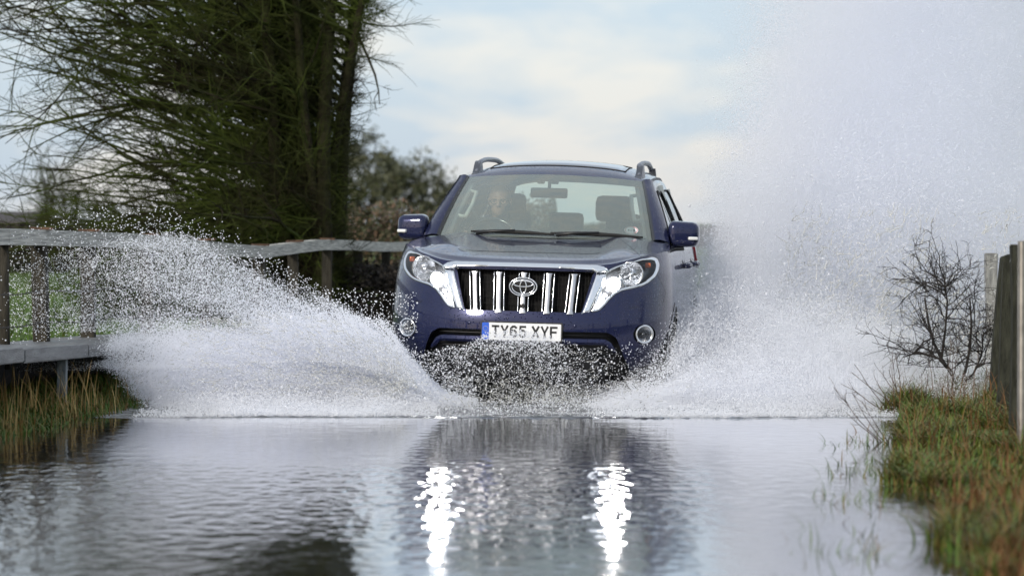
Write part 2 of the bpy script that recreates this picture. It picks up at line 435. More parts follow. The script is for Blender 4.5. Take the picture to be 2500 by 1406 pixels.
for d in (13.4, 22, 31): 
    zt = float(np.interp(d, [16, 19.1, 21.4, 24, 30], [.47, .445, .405, .37, .25])) - .085
    V += [(wxf(d) - .52 - WO.x, d - WO.y, -.1), (wxf(d) - .52 - WO.x, d - WO.y, zt), (wxf(d) - .56 - WO.x, d - WO.y, -.1), (wxf(d) - .56 - WO.x, d - WO.y, zt)]
mb.add(V, [[0, 1, 5, 4], [4, 5, 9, 8], [2, 6, 7, 3], [6, 10, 11, 7], [0, 2, 3, 1], [8, 9, 11, 10]])
mb.build('under_deck_shade', m_black, walk, smooth=False)

# ------------------------------------------------------------------ dark leaning posts on the right
def board_post(name, xb, yb, zb, xt, yt, zt, w, th, label, m, twist=0., cut=0., group=None, edge=None):
    o = None; mb = MB()
    L_ = Vector((xt - xb, yt - yb, zt - zb)); n = 7; V = []
    for i in range(n + 1):
        f = i / n; wob = .006 * math.sin(5 * f + xb * 9)
        c = Vector((xt - xb, yt - yb, zt - zb)) * f; a = twist * f
        for sx_, sy in ((-.5, -.5), (.5, -.5), (.5, .5), (-.5, .5)):
            ww = w * (1 + .12 * math.sin(3 * f + xb))
            px = sx_ * ww * math.cos(a) - sy * th * math.sin(a); py = sx_ * ww * math.sin(a) + sy * th * math.cos(a)
            V.append((c.x + px + wob, c.y + py, c.z + (cut * sx_ if i == n else 0)))
    F = [[4 * i + j, 4 * i + (j + 1) % 4, 4 * i + 4 + (j + 1) % 4, 4 * i + 4 + j] for i in range(n) for j in range(4)] + [[3, 2, 1, 0], [4 * n, 4 * n + 1, 4 * n + 2, 4 * n + 3]]
    mb.add(V, F); o = mb.build(name, m, None, smooth=False); o.location = (xb, yb, zb)
    bm = bmesh.new(); bm.from_mesh(o.data); bmesh.ops.bevel(bm, geom=[e for e in bm.edges if len(e.link_faces) == 2 and e.calc_face_angle() > .6], offset=.005, segments=2, affect='EDGES'); bm.to_mesh(o.data); bm.free()
    return tag(o, label, 'post', group)
PX = lambda X, d: (X - 1250) * d / 8200
PZ = lambda Y, d: 1.17 - (Y - 545) * d / 8200
m_post2 = mat('black_green_timber', (.030, .031, .022), rough=.85, var=.5, vscale=6, stretch=(5, 5, 1), bump=.7, bscale=30, spec=.25)
m_post3 = mat('grey_wet_timber', (.20, .20, .19), rough=.5, var=.35, vscale=8, stretch=(5, 5, 1), bump=.5, bscale=30)
G = 'posts along the right bank'
board_post('fence_post', PX(2421, 24.7), 24.7, -.1, PX(2421, 24.7), 24.7, PZ(618, 24.7), .088, .09, 'pale grey upright post seen through the spray behind the bare bush', m_post3, group=G)
board_post('fence_post', PX(2421, 20.9), 20.9, -.05, PX(2453, 20.9), 20.9, PZ(624, 20.9), .056, .09, 'thin dark post leaning right, first one beside the bare bush', m_post2, cut=.02, group=G)
board_post('fence_post', PX(2450, 19.4), 19.4, -.08, PX(2472, 19.4), 19.4, PZ(640, 19.4), .108, .07, 'broad dark plank post between the thin leaning post and the tallest one', m_post2, cut=-.01, group=G)
board_post('fence_post', PX(2483, 17.2), 17.2, -.10, PX(2480, 17.2), 17.2, PZ(597, 17.2), .062, .08, 'tall narrow dark post beside the metal pole', m_post2, group=G)
mb = MB()
d_ = 16.4
mb.tube([(0, 0, -.1), (0, 0, PZ(590, d_))], .021, k=14)
mb.tube([(0, 0, PZ(590, d_)), (0, 0, PZ(588, d_))], [.023, .019], k=14)
o = mb.build('metal_pole', mat('galvanised_steel', (.36, .33, .30), rough=.35, metal=.8, var=.25, vscale=10), None)
o.location = (PX(2495, d_), d_, 0)
tag(o, 'slim shiny metal pole at the right edge of the bank', 'pole')
autosmooth(o)

# ------------------------------------------------------------------ bare trees
def grow(starts, dirs, lens, r0, r1, m, rng, droop=0., up=0., wig=.12, jit=0.):
    """n curved limbs as polylines (n,m,3) with radii"""
    n = len(starts); P = np.zeros((n, m, 3)); P[:, 0] = starts
    d = dirs / np.linalg.norm(dirs, axis=1, keepdims=True); step = (lens / (m - 1))[:, None]
    for i in range(1, m):
        f = i / (m - 1)
        d = d + rng.normal(0, wig, (n, 3)); d[:, 2] += -droop * (1 - f) / m * 3 + up * f / m * 3
        d /= np.linalg.norm(d, axis=1, keepdims=True)
        P[:, i] = P[:, i - 1] + d * step
    f = np.linspace(0, 1, m)[None]
    rad = (np.asarray(r0).reshape(-1, 1) * (1 - f) + np.asarray(r1).reshape(-1, 1) * f)
    return P, np.broadcast_to(rad, (n, m)).copy()
def along(P, which, t):
    m = P.shape[1]; x = t * (m - 1); i = np.minimum(x.astype(int), m - 2); f = (x - i)[:, None]
    a = P[which, i]; b2 = P[which, i + 1]
    return a * (1 - f) + b2 * f, (b2 - a) / (np.linalg.norm(b2 - a, axis=1, keepdims=True) + 1e-9)

m_bark = mat('mossy_bark', (.033, .035, .013), rough=.9, col2=(.020, .016, .009), vscale=5, bump=.8, bscale=35, spec=.2)
m_twig = mat('mossy_twig', (.020, .016, .009), rough=.9, col2=(.056, .078, .014), vscale=1.7, spec=.15)

def main_tree():
    rng = np.random.default_rng(21)
    T = empty('bare_tree', (-2.08, 34.2, 0)); tag(T, 'large leafless mossy tree with many upright stems behind the kinked fence rail', 'tree')
    # stems
    ns = 15
    st = np.column_stack([rng.uniform(-.24, .22, ns), rng.uniform(-.2, .25, ns), np.full(ns, -.05)])
    top = np.column_stack([st[:, 0] * 2.3 + rng.normal(-.08, .12, ns), st[:, 1] * 2 + rng.normal(0, .3, ns), rng.uniform(4.4, 6.4, ns)])
    dv = top - st
    P0, R0 = grow(st, dv, np.linalg.norm(dv, axis=1), rng.uniform(.05, .115, ns), rng.uniform(.02, .035, ns), 14, rng, wig=.035)
    V, F = tubes(P0, R0, 9); fast_mesh('trunk', V, F, m_bark, T)
    allV = []; allF = []; off = 0
    def put(P, Rr, k=3):
        nonlocal off
        V, F = tubes(P, Rr, k); allV.append(V); allF.append(F + off); off += len(V)
    # long limbs sweeping to the left
    n1 = 430
    w = rng.integers(0, ns, n1); t = rng.uniform(.10, .98, n1); p, _ = along(P0, w, t)
    az = rng.normal(math.pi, .60, n1)
    el = np.interp(p[:, 2], [0, 1, 2.5, 5], [.02, .16, .42, .7]) + rng.normal(0, .14, n1)
    d = np.column_stack([np.cos(az) * np.cos(el), np.sin(az) * np.cos(el), np.sin(el)])
    ln = np.interp(p[:, 2], [0, .5, 1.2, 5], [1.3, 2.2, 3.3, 3.4]) * rng.uniform(.55, 1.15, n1)
    P1, R1 = grow(p, d, ln, rng.uniform(.012, .030, n1), np.full(n1, .0035), 16, rng, droop=.10, up=.05, wig=.105)
    put(P1, R1, 4)
    # side branches following their limb
    n2 = 5000
    w = rng.integers(0, n1, n2); t = rng.uniform(.12, .97, n2); p, ax = along(P1, w, t)
    d = ax + rng.normal(0, .45, (n2, 3)); d[:, 2] += rng.normal(.05, .25, n2)
    P2, R2 = grow(p, d, rng.uniform(.25, 1.0, n2), rng.uniform(.004, .009, n2), np.full(n2, .0022), 8, rng, up=.10, wig=.13)
    put(P2, R2)
    n3 = 20000
    w = rng.integers(0, n2, n3); t = rng.uniform(.15, 1, n3); p, ax = along(P2, w, t)
    d = ax + rng.normal(0, .65, (n3, 3))
    P3, R3 = grow(p, d, rng.uniform(.06, .32, n3), np.full(n3, .0032), np.full(n3, .0014), 5, rng, wig=.18)
    put(P3, R3)
    # short bushy shoots all round the stems, thickest low down
    n4 = 6200
    w = rng.integers(0, ns, n4); t = rng.uniform(.0, .98, n4) ** 1.15; p, _ = along(P0, w, t)
    az = np.where(rng.random(n4) < .42, rng.normal(math.pi, .9, n4), rng.uniform(0, 6.28, n4)); el = rng.normal(.45, .4, n4)
    d = np.column_stack([np.cos(az) * np.cos(el), np.sin(az) * np.cos(el), np.sin(el)])
    tooright = (np.cos(az) > .2)
    ln = np.where(tooright, rng.uniform(.12, .50, n4), rng.uniform(.25, 1.25, n4))
    P4, R4 = grow(p, d, ln, rng.uniform(.003, .007, n4), np.full(n4, .0018), 7, rng, wig=.2, up=.08)
    put(P4, R4)
    n5 = 8500
    w = rng.integers(0, n4, n5); t = rng.uniform(.2, 1, n5); p, ax = along(P4, w, t)
    d = ax + rng.normal(0, .8, (n5, 3))
    P5, R5 = grow(p, d, rng.uniform(.05, .24, n5), np.full(n5, .003), np.full(n5, .0014), 5, rng, wig=.2)
    put(P5, R5)
    # low tangle to the left of the stems
    n6 = 1500
    p = np.column_stack([rng.uniform(-2.0, .25, n6), rng.normal(.1, .5, n6), rng.uniform(0, 1, n6)])
    p[:, 2] = p[:, 2] * np.interp(p[:, 0], [-2.0, -1, .2], [.8, 1.15, 1.4]) + .15
    az = rng.normal(math.pi, 1.0, n6); el = rng.normal(.2, .45, n6)
    d = np.column_stack([np.cos(az) * np.cos(el), np.sin(az) * np.cos(el), np.sin(el)])
    P6, R6 = grow(p, d, rng.uniform(.3, .9, n6), rng.uniform(.004, .009, n6), np.full(n6, .002), 8, rng, wig=.22, up=.05)
    put(P6, R6)
    # top right overhang and its hanging dead twig
    n7 = 26
    w = rng.integers(0, ns, n7); p = np.column_stack([rng.uniform(.25, .55, n7), rng.normal(0, .25, n7), rng.uniform(2.75, 4.4, n7)])
    d = np.column_stack([np.ones(n7), rng.normal(0, .5, n7), rng.normal(.0, .25, n7)])
    P7, R7 = grow(p, d, rng.uniform(.3, .66, n7), rng.uniform(.006, .014, n7), np.full(n7, .002), 9, rng, wig=.1, up=.06)
    put(P7, R7, 4)
    n8 = 620
    w = rng.integers(0, n7, n8); t = rng.uniform(.1, 1, n8); p, ax = along(P7, w, t)
    P8, R8 = grow(p, ax + rng.normal(0, .6, (n8, 3)), rng.uniform(.06, .34, n8), np.full(n8, .003), np.full(n8, .0013), 6, rng, wig=.14)
    put(P8, R8)
    # ragged short growth on the right-hand stems
    n9 = 2600
    right = np.argsort(P0[:, 8, 0])[-5:]; w = right[rng.integers(0, 5, n9)]; t = rng.uniform(.03, .95, n9); p, _ = along(P0, w, t)
    d = np.column_stack([np.ones(n9), rng.normal(0, .7, n9), rng.normal(.7, .6, n9)])
    P9, R9 = grow(p, d, rng.uniform(.08, .40, n9) * rng.uniform(.5, 1, n9), np.full(n9, .0045), np.full(n9, .002), 6, rng, wig=.25)
    put(P9, R9)
    n10 = 3800; w = rng.integers(0, n9, n10); t = rng.uniform(.2, 1, n10); p, ax = along(P9, w, t)
    P10, R10 = grow(p, ax + rng.normal(0, .8, (n10, 3)), rng.uniform(.03, .15, n10), np.full(n10, .003), np.full(n10, .0015), 4, rng, wig=.2)
    put(P10, R10)
    fast_mesh('crown', np.concatenate(allV), np.concatenate(allF), m_twig, T)
    mb = MB()
    mb.tube([(.53, -.3, 3.05), (.62, -.3, 2.86), (.70, -.3, 2.66), (.735, -.3, 2.50), (.745, -.3, 2.36)], [.016, .014, .012, .008, .004], k=6)
    mb.tube([(.735, -.3, 2.50), (.69, -.3, 2.42), (.715, -.3, 2.30)], [.006, .005, .003], k=5)
    mb.build('broken_branch', m_bark, T)
main_tree()

def leaf_tree(name, loc, h, w, label, seed, nclump, nleaf, m_leaf, leaf=.12, zlo=.25, group=None, cat='tree'):
    rng = np.random.default_rng(seed)
    T = empty(name, loc); tag(T, label, cat, group)
    ns = 5
    P, Rr = grow(np.column_stack([rng.normal(0, .06 * w, ns), rng.normal(0, .06 * w, ns), np.full(ns, -.1)]), np.column_stack([rng.normal(0, .22, ns), rng.normal(0, .2, ns), np.ones(ns)]), np.full(ns, h * .8), np.full(ns, h * .02), np.full(ns, h * .006), 10, rng, wig=.08)
    n1 = 40; wh = rng.integers(0, ns, n1); p, ax = along(P, wh, rng.uniform(.25, 1, n1))
    P1, R1 = grow(p, ax * .5 + rng.normal(0, .6, (n1, 3)), rng.uniform(.2, .5, n1) * w, np.full(n1, h * .007), np.full(n1, h * .002), 8, rng, wig=.12)
    V, F = tubes(P, Rr, 6); V1, F1 = tubes(P1, R1, 4)
    fast_mesh('trunk', np.concatenate([V, V1]), np.concatenate([F, F1 + len(V)]), m_bark, T)
    # clumps of leaf-sized faces
    c = rng.normal(0, 1, (nclump, 3)); c /= np.linalg.norm(c, axis=1, keepdims=True); c *= rng.uniform(.25, 1, (nclump, 1)) ** .5
    c = c * np.array([w / 2, w / 2, h * (1 - zlo) / 2]) + np.array([0, 0, h * (1 + zlo) / 2])
    c[:, 0] += .12 * w * np.sin(c[:, 2] / h * 7 + seed)
    cs = rng.uniform(.05, .15, nclump) * w
    k = rng.integers(0, nclump, nleaf); p = c[k] + rng.normal(0, 1, (nleaf, 3)) * cs[k][:, None] * .6
    a = rng.normal(0, 1, (nleaf, 3)); a /= np.linalg.norm(a, axis=1, keepdims=True); b2 = rng.normal(0, 1, (nleaf, 3)); b2 = np.cross(a, b2); b2 /= np.linalg.norm(b2, axis=1, keepdims=True)
    s = (rng.uniform(.5, 1.2, nleaf) * leaf)[:, None]
    V = np.stack([p - a * s, p + b2 * s * .55, p + a * s, p - b2 * s * .55], 1).reshape(-1, 3)
    fast_mesh('crown', V, np.arange(nleaf * 4).reshape(-1, 4), m_leaf, T, smooth=False)
    return T
m_leafA = mat('dark_evergreen_leaf', (.03, .04, .015), rough=.6, ramp=[(0, (.030, .036, .018)), (.5, (.060, .068, .032)), (1, (.10, .10, .05))])
m_leafB = mat('russet_hedge_leaf', (.05, .04, .02), rough=.7, ramp=[(0, (.035, .038, .018)), (.45, (.065, .070, .030)), (.75, (.13, .075, .045)), (1, (.17, .13, .10))])
m_leafC = mat('dark_hedge_leaf', (.02, .017, .013), rough=.8, ramp=[(0, (.012, .010, .009)), (.6, (.026, .020, .016)), (1, (.04, .033, .024))])
GT = 'trees far behind the fence'
leaf_tree('background_tree', (PX(885, 170), 170, -.1), 5.9, 3.7, 'taller round dark tree in the distance between the big bare tree and the car', 3, 55, 5200, m_leafA, .13, .2, GT)
leaf_tree('background_tree', (PX(1015, 165), 165, -.1), 4.5, 4.4, 'lower spreading dark tree in the distance just left of the car roof', 5, 55, 5200, m_leafA, .13, .15, GT)
leaf_tree('background_tree', (PX(1100, 200), 200, -.1), 3.6, 3.6, 'small dark distant tree half hidden by the windscreen edge of the car', 8, 40, 3000, m_leafA, .13, .15, GT)

def hedge(name, x0, x1, y, h, dep, n, m, label, seed, leaf=.05, flat=False, cat='hedge', group=None):
    rng = np.random.default_rng(seed)
    T = empty(name, ((x0 + x1) / 2, y, .1)); tag(T, label, cat, group)
    hw = (x1 - x0) / 2
    u = rng.uniform(-1, 1, n); hh = h * (1 + (0 if flat else .13) * noise2(u * hw * 1.3, u * 0 + seed, seed) + (0.01 if flat else .05) * rng.normal(0, 1, n))
    v = rng.uniform(-1, 1, n); z = hh * rng.uniform(0, 1, n) ** .7
    p = np.column_stack([u * hw, v * dep / 2 * (1 - .3 * z / h), z])
    a = rng.normal(0, 1, (n, 3)); a /= np.linalg.norm(a, axis=1, keepdims=True); b2 = np.cross(a, rng.normal(0, 1, (n, 3))); b2 /= np.linalg.norm(b2, axis=1, keepdims=True)
    s = (rng.uniform(.5, 1.3, n) * leaf)[:, None]
    V = np.stack([p - a * s, p + b2 * s * .6, p + a * s, p - b2 * s * .6], 1).reshape(-1, 3)
    ns = max(6, int(hw * 4))
    P, Rr = grow(np.column_stack([rng.uniform(-hw, hw, ns) * .97, rng.normal(0, dep * .1, ns), np.full(ns, -.2)]), np.column_stack([rng.normal(0, .2, ns), rng.normal(0, .2, ns), np.ones(ns)]), np.full(ns, h * .85), np.full(ns, .03), np.full(ns, .01), 6, rng, wig=.1)
    V1, F1 = tubes(P, Rr, 5); o = fast_mesh('foliage', np.concatenate([V, V1]), np.concatenate([np.arange(n * 4).reshape(-1, 4), F1 + len(V)]), m, T, smooth=False)
    return T
hedge('hedge', -14, -3.6, 66, 1.0, 1.6, 16000, m_leafC, 'low dark hedge across the far side of the green field', 31, .06, True)
hedge('hedge', -4.6, .6, 46, 1.28, 1.8, 26000, m_leafB, 'russet and green hedge behind the far fence rail, next to the car mirror', 32, .035)
hedge('hedge', -1.2, 26, 140, .95, 3, 16000, m_leafB, 'long distant hedge on the horizon to the right of the car', 33, .10)
# scrub on the verge under the far part of the fence
hedge('scrub', -2.75, -.2, 34.6, .62, 1.3, 26000, m_leafC, 'low dark scrub under the fence rail behind the left spray', 34, .022, cat='scrub')

def small_bare_tree(loc, h, seed, label, m=m_twig, group=None, spread=1.):
    rng = np.random.default_rng(seed); T = empty('bare_tree', loc); tag(T, label, 'tree', group)
    ns = 5
    P, Rr = grow(np.column_stack([rng.normal(0, .1, ns), rng.normal(0, .1, ns), np.full(ns, -.1)]), np.column_stack([rng.normal(0, .25, ns) * spread, rng.normal(0, .25, ns), np.ones(ns)]), np.full(ns, h * .9), np.full(ns, h * .022), np.full(ns, h * .006), 9, rng, wig=.1)
    V, F = tubes(P, Rr, 6); fast_mesh('trunk', V, F, m_bark, T)
    n1 = 90; w = rng.integers(0, ns, n1); p, ax = along(P, w, rng.uniform(.2, 1, n1))
    P1, R1 = grow(p, ax + rng.normal(0, .6, (n1, 3)) * spread, rng.uniform(.15, .4, n1) * h, np.full(n1, h * .006), np.full(n1, h * .0018), 8, rng, wig=.14, up=.05)
    n2 = 1300; w = rng.integers(0, n1, n2); p, ax = along(P1, w, rng.uniform(.15, 1, n2))
    P2, R2 = grow(p, ax + rng.normal(0, .7, (n2, 3)), rng.uniform(.04, .16, n2) * h, np.full(n2, h * .0022), np.full(n2, h * .001), 5, rng, wig=.16)
    V1, F1 = tubes(P1, R1, 4); V2, F2 = tubes(P2, R2, 3)
    fast_mesh('crown', np.concatenate([V1, V2]), np.concatenate([F1, F2 + len(V1)]), m, T)
small_bare_tree((PX(150, 75), 75, .1), 2.5, 41, 'small blurred bare tree in the distance at the far left', group=GT)
small_bare_tree((PX(225, 82), 82, .1), 2.0, 42, 'low bare thicket tree partly hidden by the big mossy tree', group=GT, spread=1.8)
small_bare_tree((PX(330, 78), 78, .1), 1.9, 43, 'bare distant tree behind the lowest left limbs of the big tree', group=GT, spread=1.8)

# dark low shed at the far left
shed = empty('farm_shed', (PX(10, 90), 90, .1)); tag(shed, 'long low dark brown shed on the horizon at the far left edge', 'shed')
m_shed = mat('dark_brown_board', (.028, .018, .014), rough=.8, var=.35, vscale=4, stretch=(6, 6, .4))
mb = MB(); mb.box((-3.9, 0, .55), (9.6, 3, 1.1)); mb.build('wall', m_shed, shed, smooth=False)
mb = MB()
V = [(-8.9, -1.75, 1.06), (1.05, -1.75, 1.06), (1.05, 0, 1.34), (-8.9, 0, 1.34), (1.05, 1.75, 1.06), (-8.9, 1.75, 1.06), (-8.9, -1.75, 1.10), (1.05, -1.75, 1.10), (1.05, 0, 1.39), (-8.9, 0, 1.39), (1.05, 1.75, 1.10), (-8.9, 1.75, 1.10)]
mb.add(V, [[0, 3, 2, 1], [3, 5, 4, 2], [6, 7, 8, 9], [9, 8, 10, 11], [0, 1, 7, 6], [4, 5, 11, 10], [1, 2, 8, 7], [2, 4, 10, 8], [3, 0, 6, 9], [5, 3, 9, 11]])
mb.build('roof', mat('grey_shed_roof', (.05, .04, .038), rough=.7, var=.3, vscale=5), shed, smooth=False)

# ------------------------------------------------------------------ bank vegetation
def blades(name, pts, h, lean, w, m, rng, seg=4, kind='stuff', parent=None):
    """curved tapering leaf blades, one island each"""
    n = len(pts); az = rng.uniform(0, 6.28, n); f = np.linspace(0, 1, seg + 1)
    dirn = np.column_stack([np.cos(az), np.sin(az)])
    side = np.column_stack([-np.sin(az), np.cos(az)])
    out = (lean * h)[:, None] * (f ** 2)[None]; up = h[:, None] * (f - .28 * lean[:, None] * f ** 2 if np.ndim(lean) else f)[None] if False else h[:, None] * (f[None] - .35 * np.minimum(lean, 1.2)[:, None] * f[None] ** 2)
    C = np.zeros((n, seg + 1, 3)); C[..., 0] = pts[:, None, 0] + dirn[:, None, 0] * out; C[..., 1] = pts[:, None, 1] + dirn[:, None, 1] * out; C[..., 2] = pts[:, None, 2] + up
    ww = (w[:, None] * (1 - f[None] ** 1.5) + .0004)
    S = np.zeros_like(C); S[..., 0] = side[:, None, 0] * ww; S[..., 1] = side[:, None, 1] * ww
    V = np.stack([C - S, C + S], 2).reshape(n, -1, 3)
    idx = np.arange(n * (seg + 1) * 2).reshape(n, seg + 1, 2)
    F = np.stack([idx[:, :-1, 0], idx[:, :-1, 1], idx[:, 1:, 1], idx[:, 1:, 0]], -1).reshape(-1, 4)
    o = fast_mesh(name, V.reshape(-1, 3), F, m, parent)
    if kind: o['kind'] = kind
    return o
m_grass = mat('bank_grass', (.08, .13, .02), rough=.55, spec=.3, ramp=[(0, (.035, .075, .010)), (.40, (.075, .145, .016)), (.66, (.12, .16, .025)), (.80, (.19, .14, .045)), (1, (.17, .085, .03))])
m_tuss = mat('tussock_leaf', (.1, .14, .03), rough=.55, spec=.3, ramp=[(0, (.05, .09, .012)), (.45, (.085, .13, .016)), (.66, (.17, .15, .04)), (.85, (.15, .08, .03)), (1, (.22, .15, .055))])
m_straw = mat('dry_reed', (.3, .2, .08), rough=.7, spec=.2, ramp=[(0, (.20, .12, .04)), (.5, (.38, .25, .09)), (1, (.50, .37, .17))])
m_rust = mat('dead_russet_stalk', (.12, .06, .03), rough=.8, spec=.15, ramp=[(0, (.06, .03, .015)), (.5, (.13, .06, .025)), (1, (.20, .11, .05))])
def scatter(n, qlo, qhi, ylo, yhi, rng, pw=1.0, sgn=1):
    q = qlo + (qhi - qlo) * rng.random(n) ** pw; y = rng.uniform(ylo, yhi, n); x = sgn * q + .05 + (y - 22) * RS
    return np.column_stack([x, y, ground_z(x, y) - .01])
rng = np.random.default_rng(77)
p = scatter(52000, 2.38, 5.2, 9.5, 30, rng, 1.25); p = p[(p[:, 0] < .158 * p[:, 1] + .3)]
cl = .5 + .5 * noise2(p[:, 0] * 3.2, p[:, 1] * 3.2, 21)
k = rng.random(len(p)) < .05 + .95 * cl
k &= p[:, 2] > -.005
p = p[k]; cl = cl[k]; qq = lane_q(p[:, 0], p[:, 1])
blades('grass', p, np.interp(qq, [2.4, 2.7, 3.0], [1, .9, .5]) * rng.uniform(.05, .17, len(p)) * (.35 + 1.0 * cl), rng.uniform(.2, 1.5, len(p)), rng.uniform(.0022, .0052, len(p)), m_grass, rng)
p = scatter(2600, 2.38, 4.6, 9.5, 25, rng, 1.2); p = p[p[:, 2] > -.01]
blades('dead_stalks', p, rng.uniform(.10, .32, len(p)), rng.uniform(.1, .9, len(p)), rng.uniform(.0015, .003, len(p)), m_rust, rng)
# rank rusty growth near the camera
p = scatter(2400, 2.30, 3.6, 9.2, 13.5, rng, 1.0); p = p[(noise2(p[:, 0] * 3, p[:, 1] * 2, 88) > -.1) & (p[:, 2] > -.03)]
blades('rank_growth', p, rng.uniform(.06, .30, len(p)), rng.uniform(.2, 1.0, len(p)), rng.uniform(.002, .004, len(p)), m_rust, rng)
p = scatter(22000, 3.2, 9, 8, 32, rng, 1.1); blades('meadow_grass', p, rng.uniform(.04, .12, len(p)), rng.uniform(.3, 1.3, len(p)), rng.uniform(.003, .006, len(p)), m_grass, rng, seg=3)
p = scatter(22000, 2.4, 8, 7, 26, rng, 1.0, -1); p = p[~((p[:, 1] > 13) & (lane_q(p[:, 0], p[:, 1]) > -3.5) & (lane_q(p[:, 0], p[:, 1]) < -2.75))]; blades('meadow_grass', p, rng.uniform(.04, .12, len(p)), rng.uniform(.3, 1.3, len(p)), rng.uniform(.003, .006, len(p)), m_grass, rng, seg=3)
# tussocks: long wet leaves arching out of one crown
tn = 170
tp = scatter(tn, 2.42, 3.5, 10, 23.5, rng, 1.5); tp = tp[tp[:, 2] > -.02]
pp = np.repeat(tp, 90, 0) + rng.normal(0, 1, (len(tp) * 90, 3)) * np.array([.035, .035, 0])
hh = np.repeat(rng.uniform(.10, .24, len(tp)), 90) * rng.uniform(.5, 1.1, len(pp))
blades('tussock_grass', pp, hh, rng.uniform(.5, 1.6, len(pp)), rng.uniform(.0022, .0045, len(pp)), m_tuss, rng, seg=5)
# flooded tufts standing in the water edge
p = scatter(900, 2.05, 2.42, 9.6, 19, rng, .5); p = p[noise2(p[:, 0] * 4, p[:, 1] * 3, 91) > 0]; p[:, 2] = np.maximum(p[:, 2], -.05)
blades('flooded_tufts', p, rng.uniform(.05, .15, len(p)), rng.uniform(.2, 1.2, len(p)), rng.uniform(.002, .004, len(p)), m_grass, rng)
# left bank
p = scatter(9000, 2.30, 3.2, 15.5, 23, rng, 1.0, -1)
blades('grass', p, rng.uniform(.04, .11, len(p)), rng.uniform(.3, 1.2, len(p)), rng.uniform(.0022, .0045, len(p)), m_grass, rng)
p = scatter(2600, 2.32, 3.1, 16.5, 22.5, rng, 1.0, -1); p[:, 0] += .0
k = (noise2(p[:, 0] * 4, p[:, 1] * 2.2, 51) > -.05)
k &= rng.random(len(k)) < .6 * np.interp(p[:, 1], [16.5, 20.3, 21.0], [1, .9, .15])
blades('dry_reeds', p[k], rng.uniform(.10, .42, k.sum()) * rng.uniform(.5, 1.05, k.sum()), rng.uniform(.05, .55, k.sum()), rng.uniform(.0016, .0032, k.sum()), m_straw, rng)
# the green field beyond the fence
p = scatter(26000, 3.6, 11, 25, 64, rng, .8, -1)
blades('field_grass', p, rng.uniform(.05, .13, len(p)), rng.uniform(.3, 1.1, len(p)), rng.uniform(.006, .012, len(p)), mat('field_grass_blade', (.06, .13, .02), rough=.6, ramp=[(0, (.05, .10, .014)), (.7, (.085, .16, .022)), (1, (.14, .16, .04))]), rng, seg=3)

# thorn bush on the right bank
def thorn_bush():
    rng = np.random.default_rng(9); d = 21.9
    T = empty('thorn_bush', (PX(2343, d), d, .04)); tag(T, 'small leafless thorny bush on the right bank in front of the white spray', 'bush')
    m = mat('thorn_bark', (.030, .026, .024), rough=.85, var=.4, vscale=12, bump=.5, bscale=60, spec=.2)
    U = d / 8200
    def pl(*pts): return [((X - 2343) * U, yy, (960 - Y) * U) for X, Y, yy in pts]
    mb = MB(); stems = [
        (pl((2345, 968, 0), (2338, 935, 0), (2322, 900, .01), (2300, 868, .02), (2282, 830, .03), (2268, 780, .02), (2258, 720, 0)), .0155, .006),
        (pl((2345, 968, 0), (2350, 930, .02), (2362, 890, .05), (2372, 840, .06), (2376, 780, .08), (2372, 720, .08)), .013, .005),
        (pl((2322, 900, .01), (2290, 866, -.05), (2240, 850, -.09), (2200, 862, -.12)), .010, .004),
        (pl((2350, 930, 0), (2378, 905, .02), (2400, 860, .05), (2405, 800, .06)), .009, .004),
        (pl((2300, 868, .02), (2312, 800, .08), (2318, 730, .1), (2310, 670, .1)), .009, .004)]
    base = []
    for pts, a, b2 in stems:
        mb.tube(pts, list(np.linspace(a, b2, len(pts))), k=8); base.append(np.array(pts))
    mb.build('trunk', m, T)
    P0 = np.stack([np.stack([np.interp(np.linspace(0, 1, 12), np.linspace(0, 1, len(b)), b[:, c]) for c in range(3)], -1) for b in base])
    n1 = 64; w = rng.integers(0, len(base), n1); p, ax = along(P0, w, rng.uniform(.35, 1, n1))
    dd = rng.normal(0, 1, (n1, 3)) * np.array([1.0, .7, .55]) + ax * .5; dd[:, 2] += .35
    P1, R1 = grow(p, dd, rng.uniform(.18, .48, n1), rng.uniform(.003, .005, n1), np.full(n1, .0014), 9, rng, wig=.17, up=.05)
    n2 = 520; w = rng.integers(0, n1, n2); p, ax = along(P1, w, rng.uniform(.1, 1, n2))
    P2, R2 = grow(p, ax + rng.normal(0, .8, (n2, 3)), rng.uniform(.06, .24, n2), np.full(n2, .0021), np.full(n2, .0011), 6, rng, wig=.2)
    n3 = 1700; w = rng.integers(0, n2, n3); p, ax = along(P2, w, rng.uniform(.05, 1, n3))
    P3, R3 = grow(p, ax * .3 + rng.normal(0, 1, (n3, 3)), rng.uniform(.012, .06, n3), np.full(n3, .0016), np.full(n3, .0008), 3, rng, wig=.1)
    parts = [tubes(P1, R1, 4), tubes(P2, R2, 3), tubes(P3, R3, 3)]; Vs = []; Fs = []; off = 0
    for V, F in parts: Vs.append(V); Fs.append(F + off); off += len(V)
    V = np.concatenate(Vs)
    # keep it inside a rounded, slightly lopsided crown
    fast_mesh('crown', V, np.concatenate(Fs), m, T)
thorn_bush()
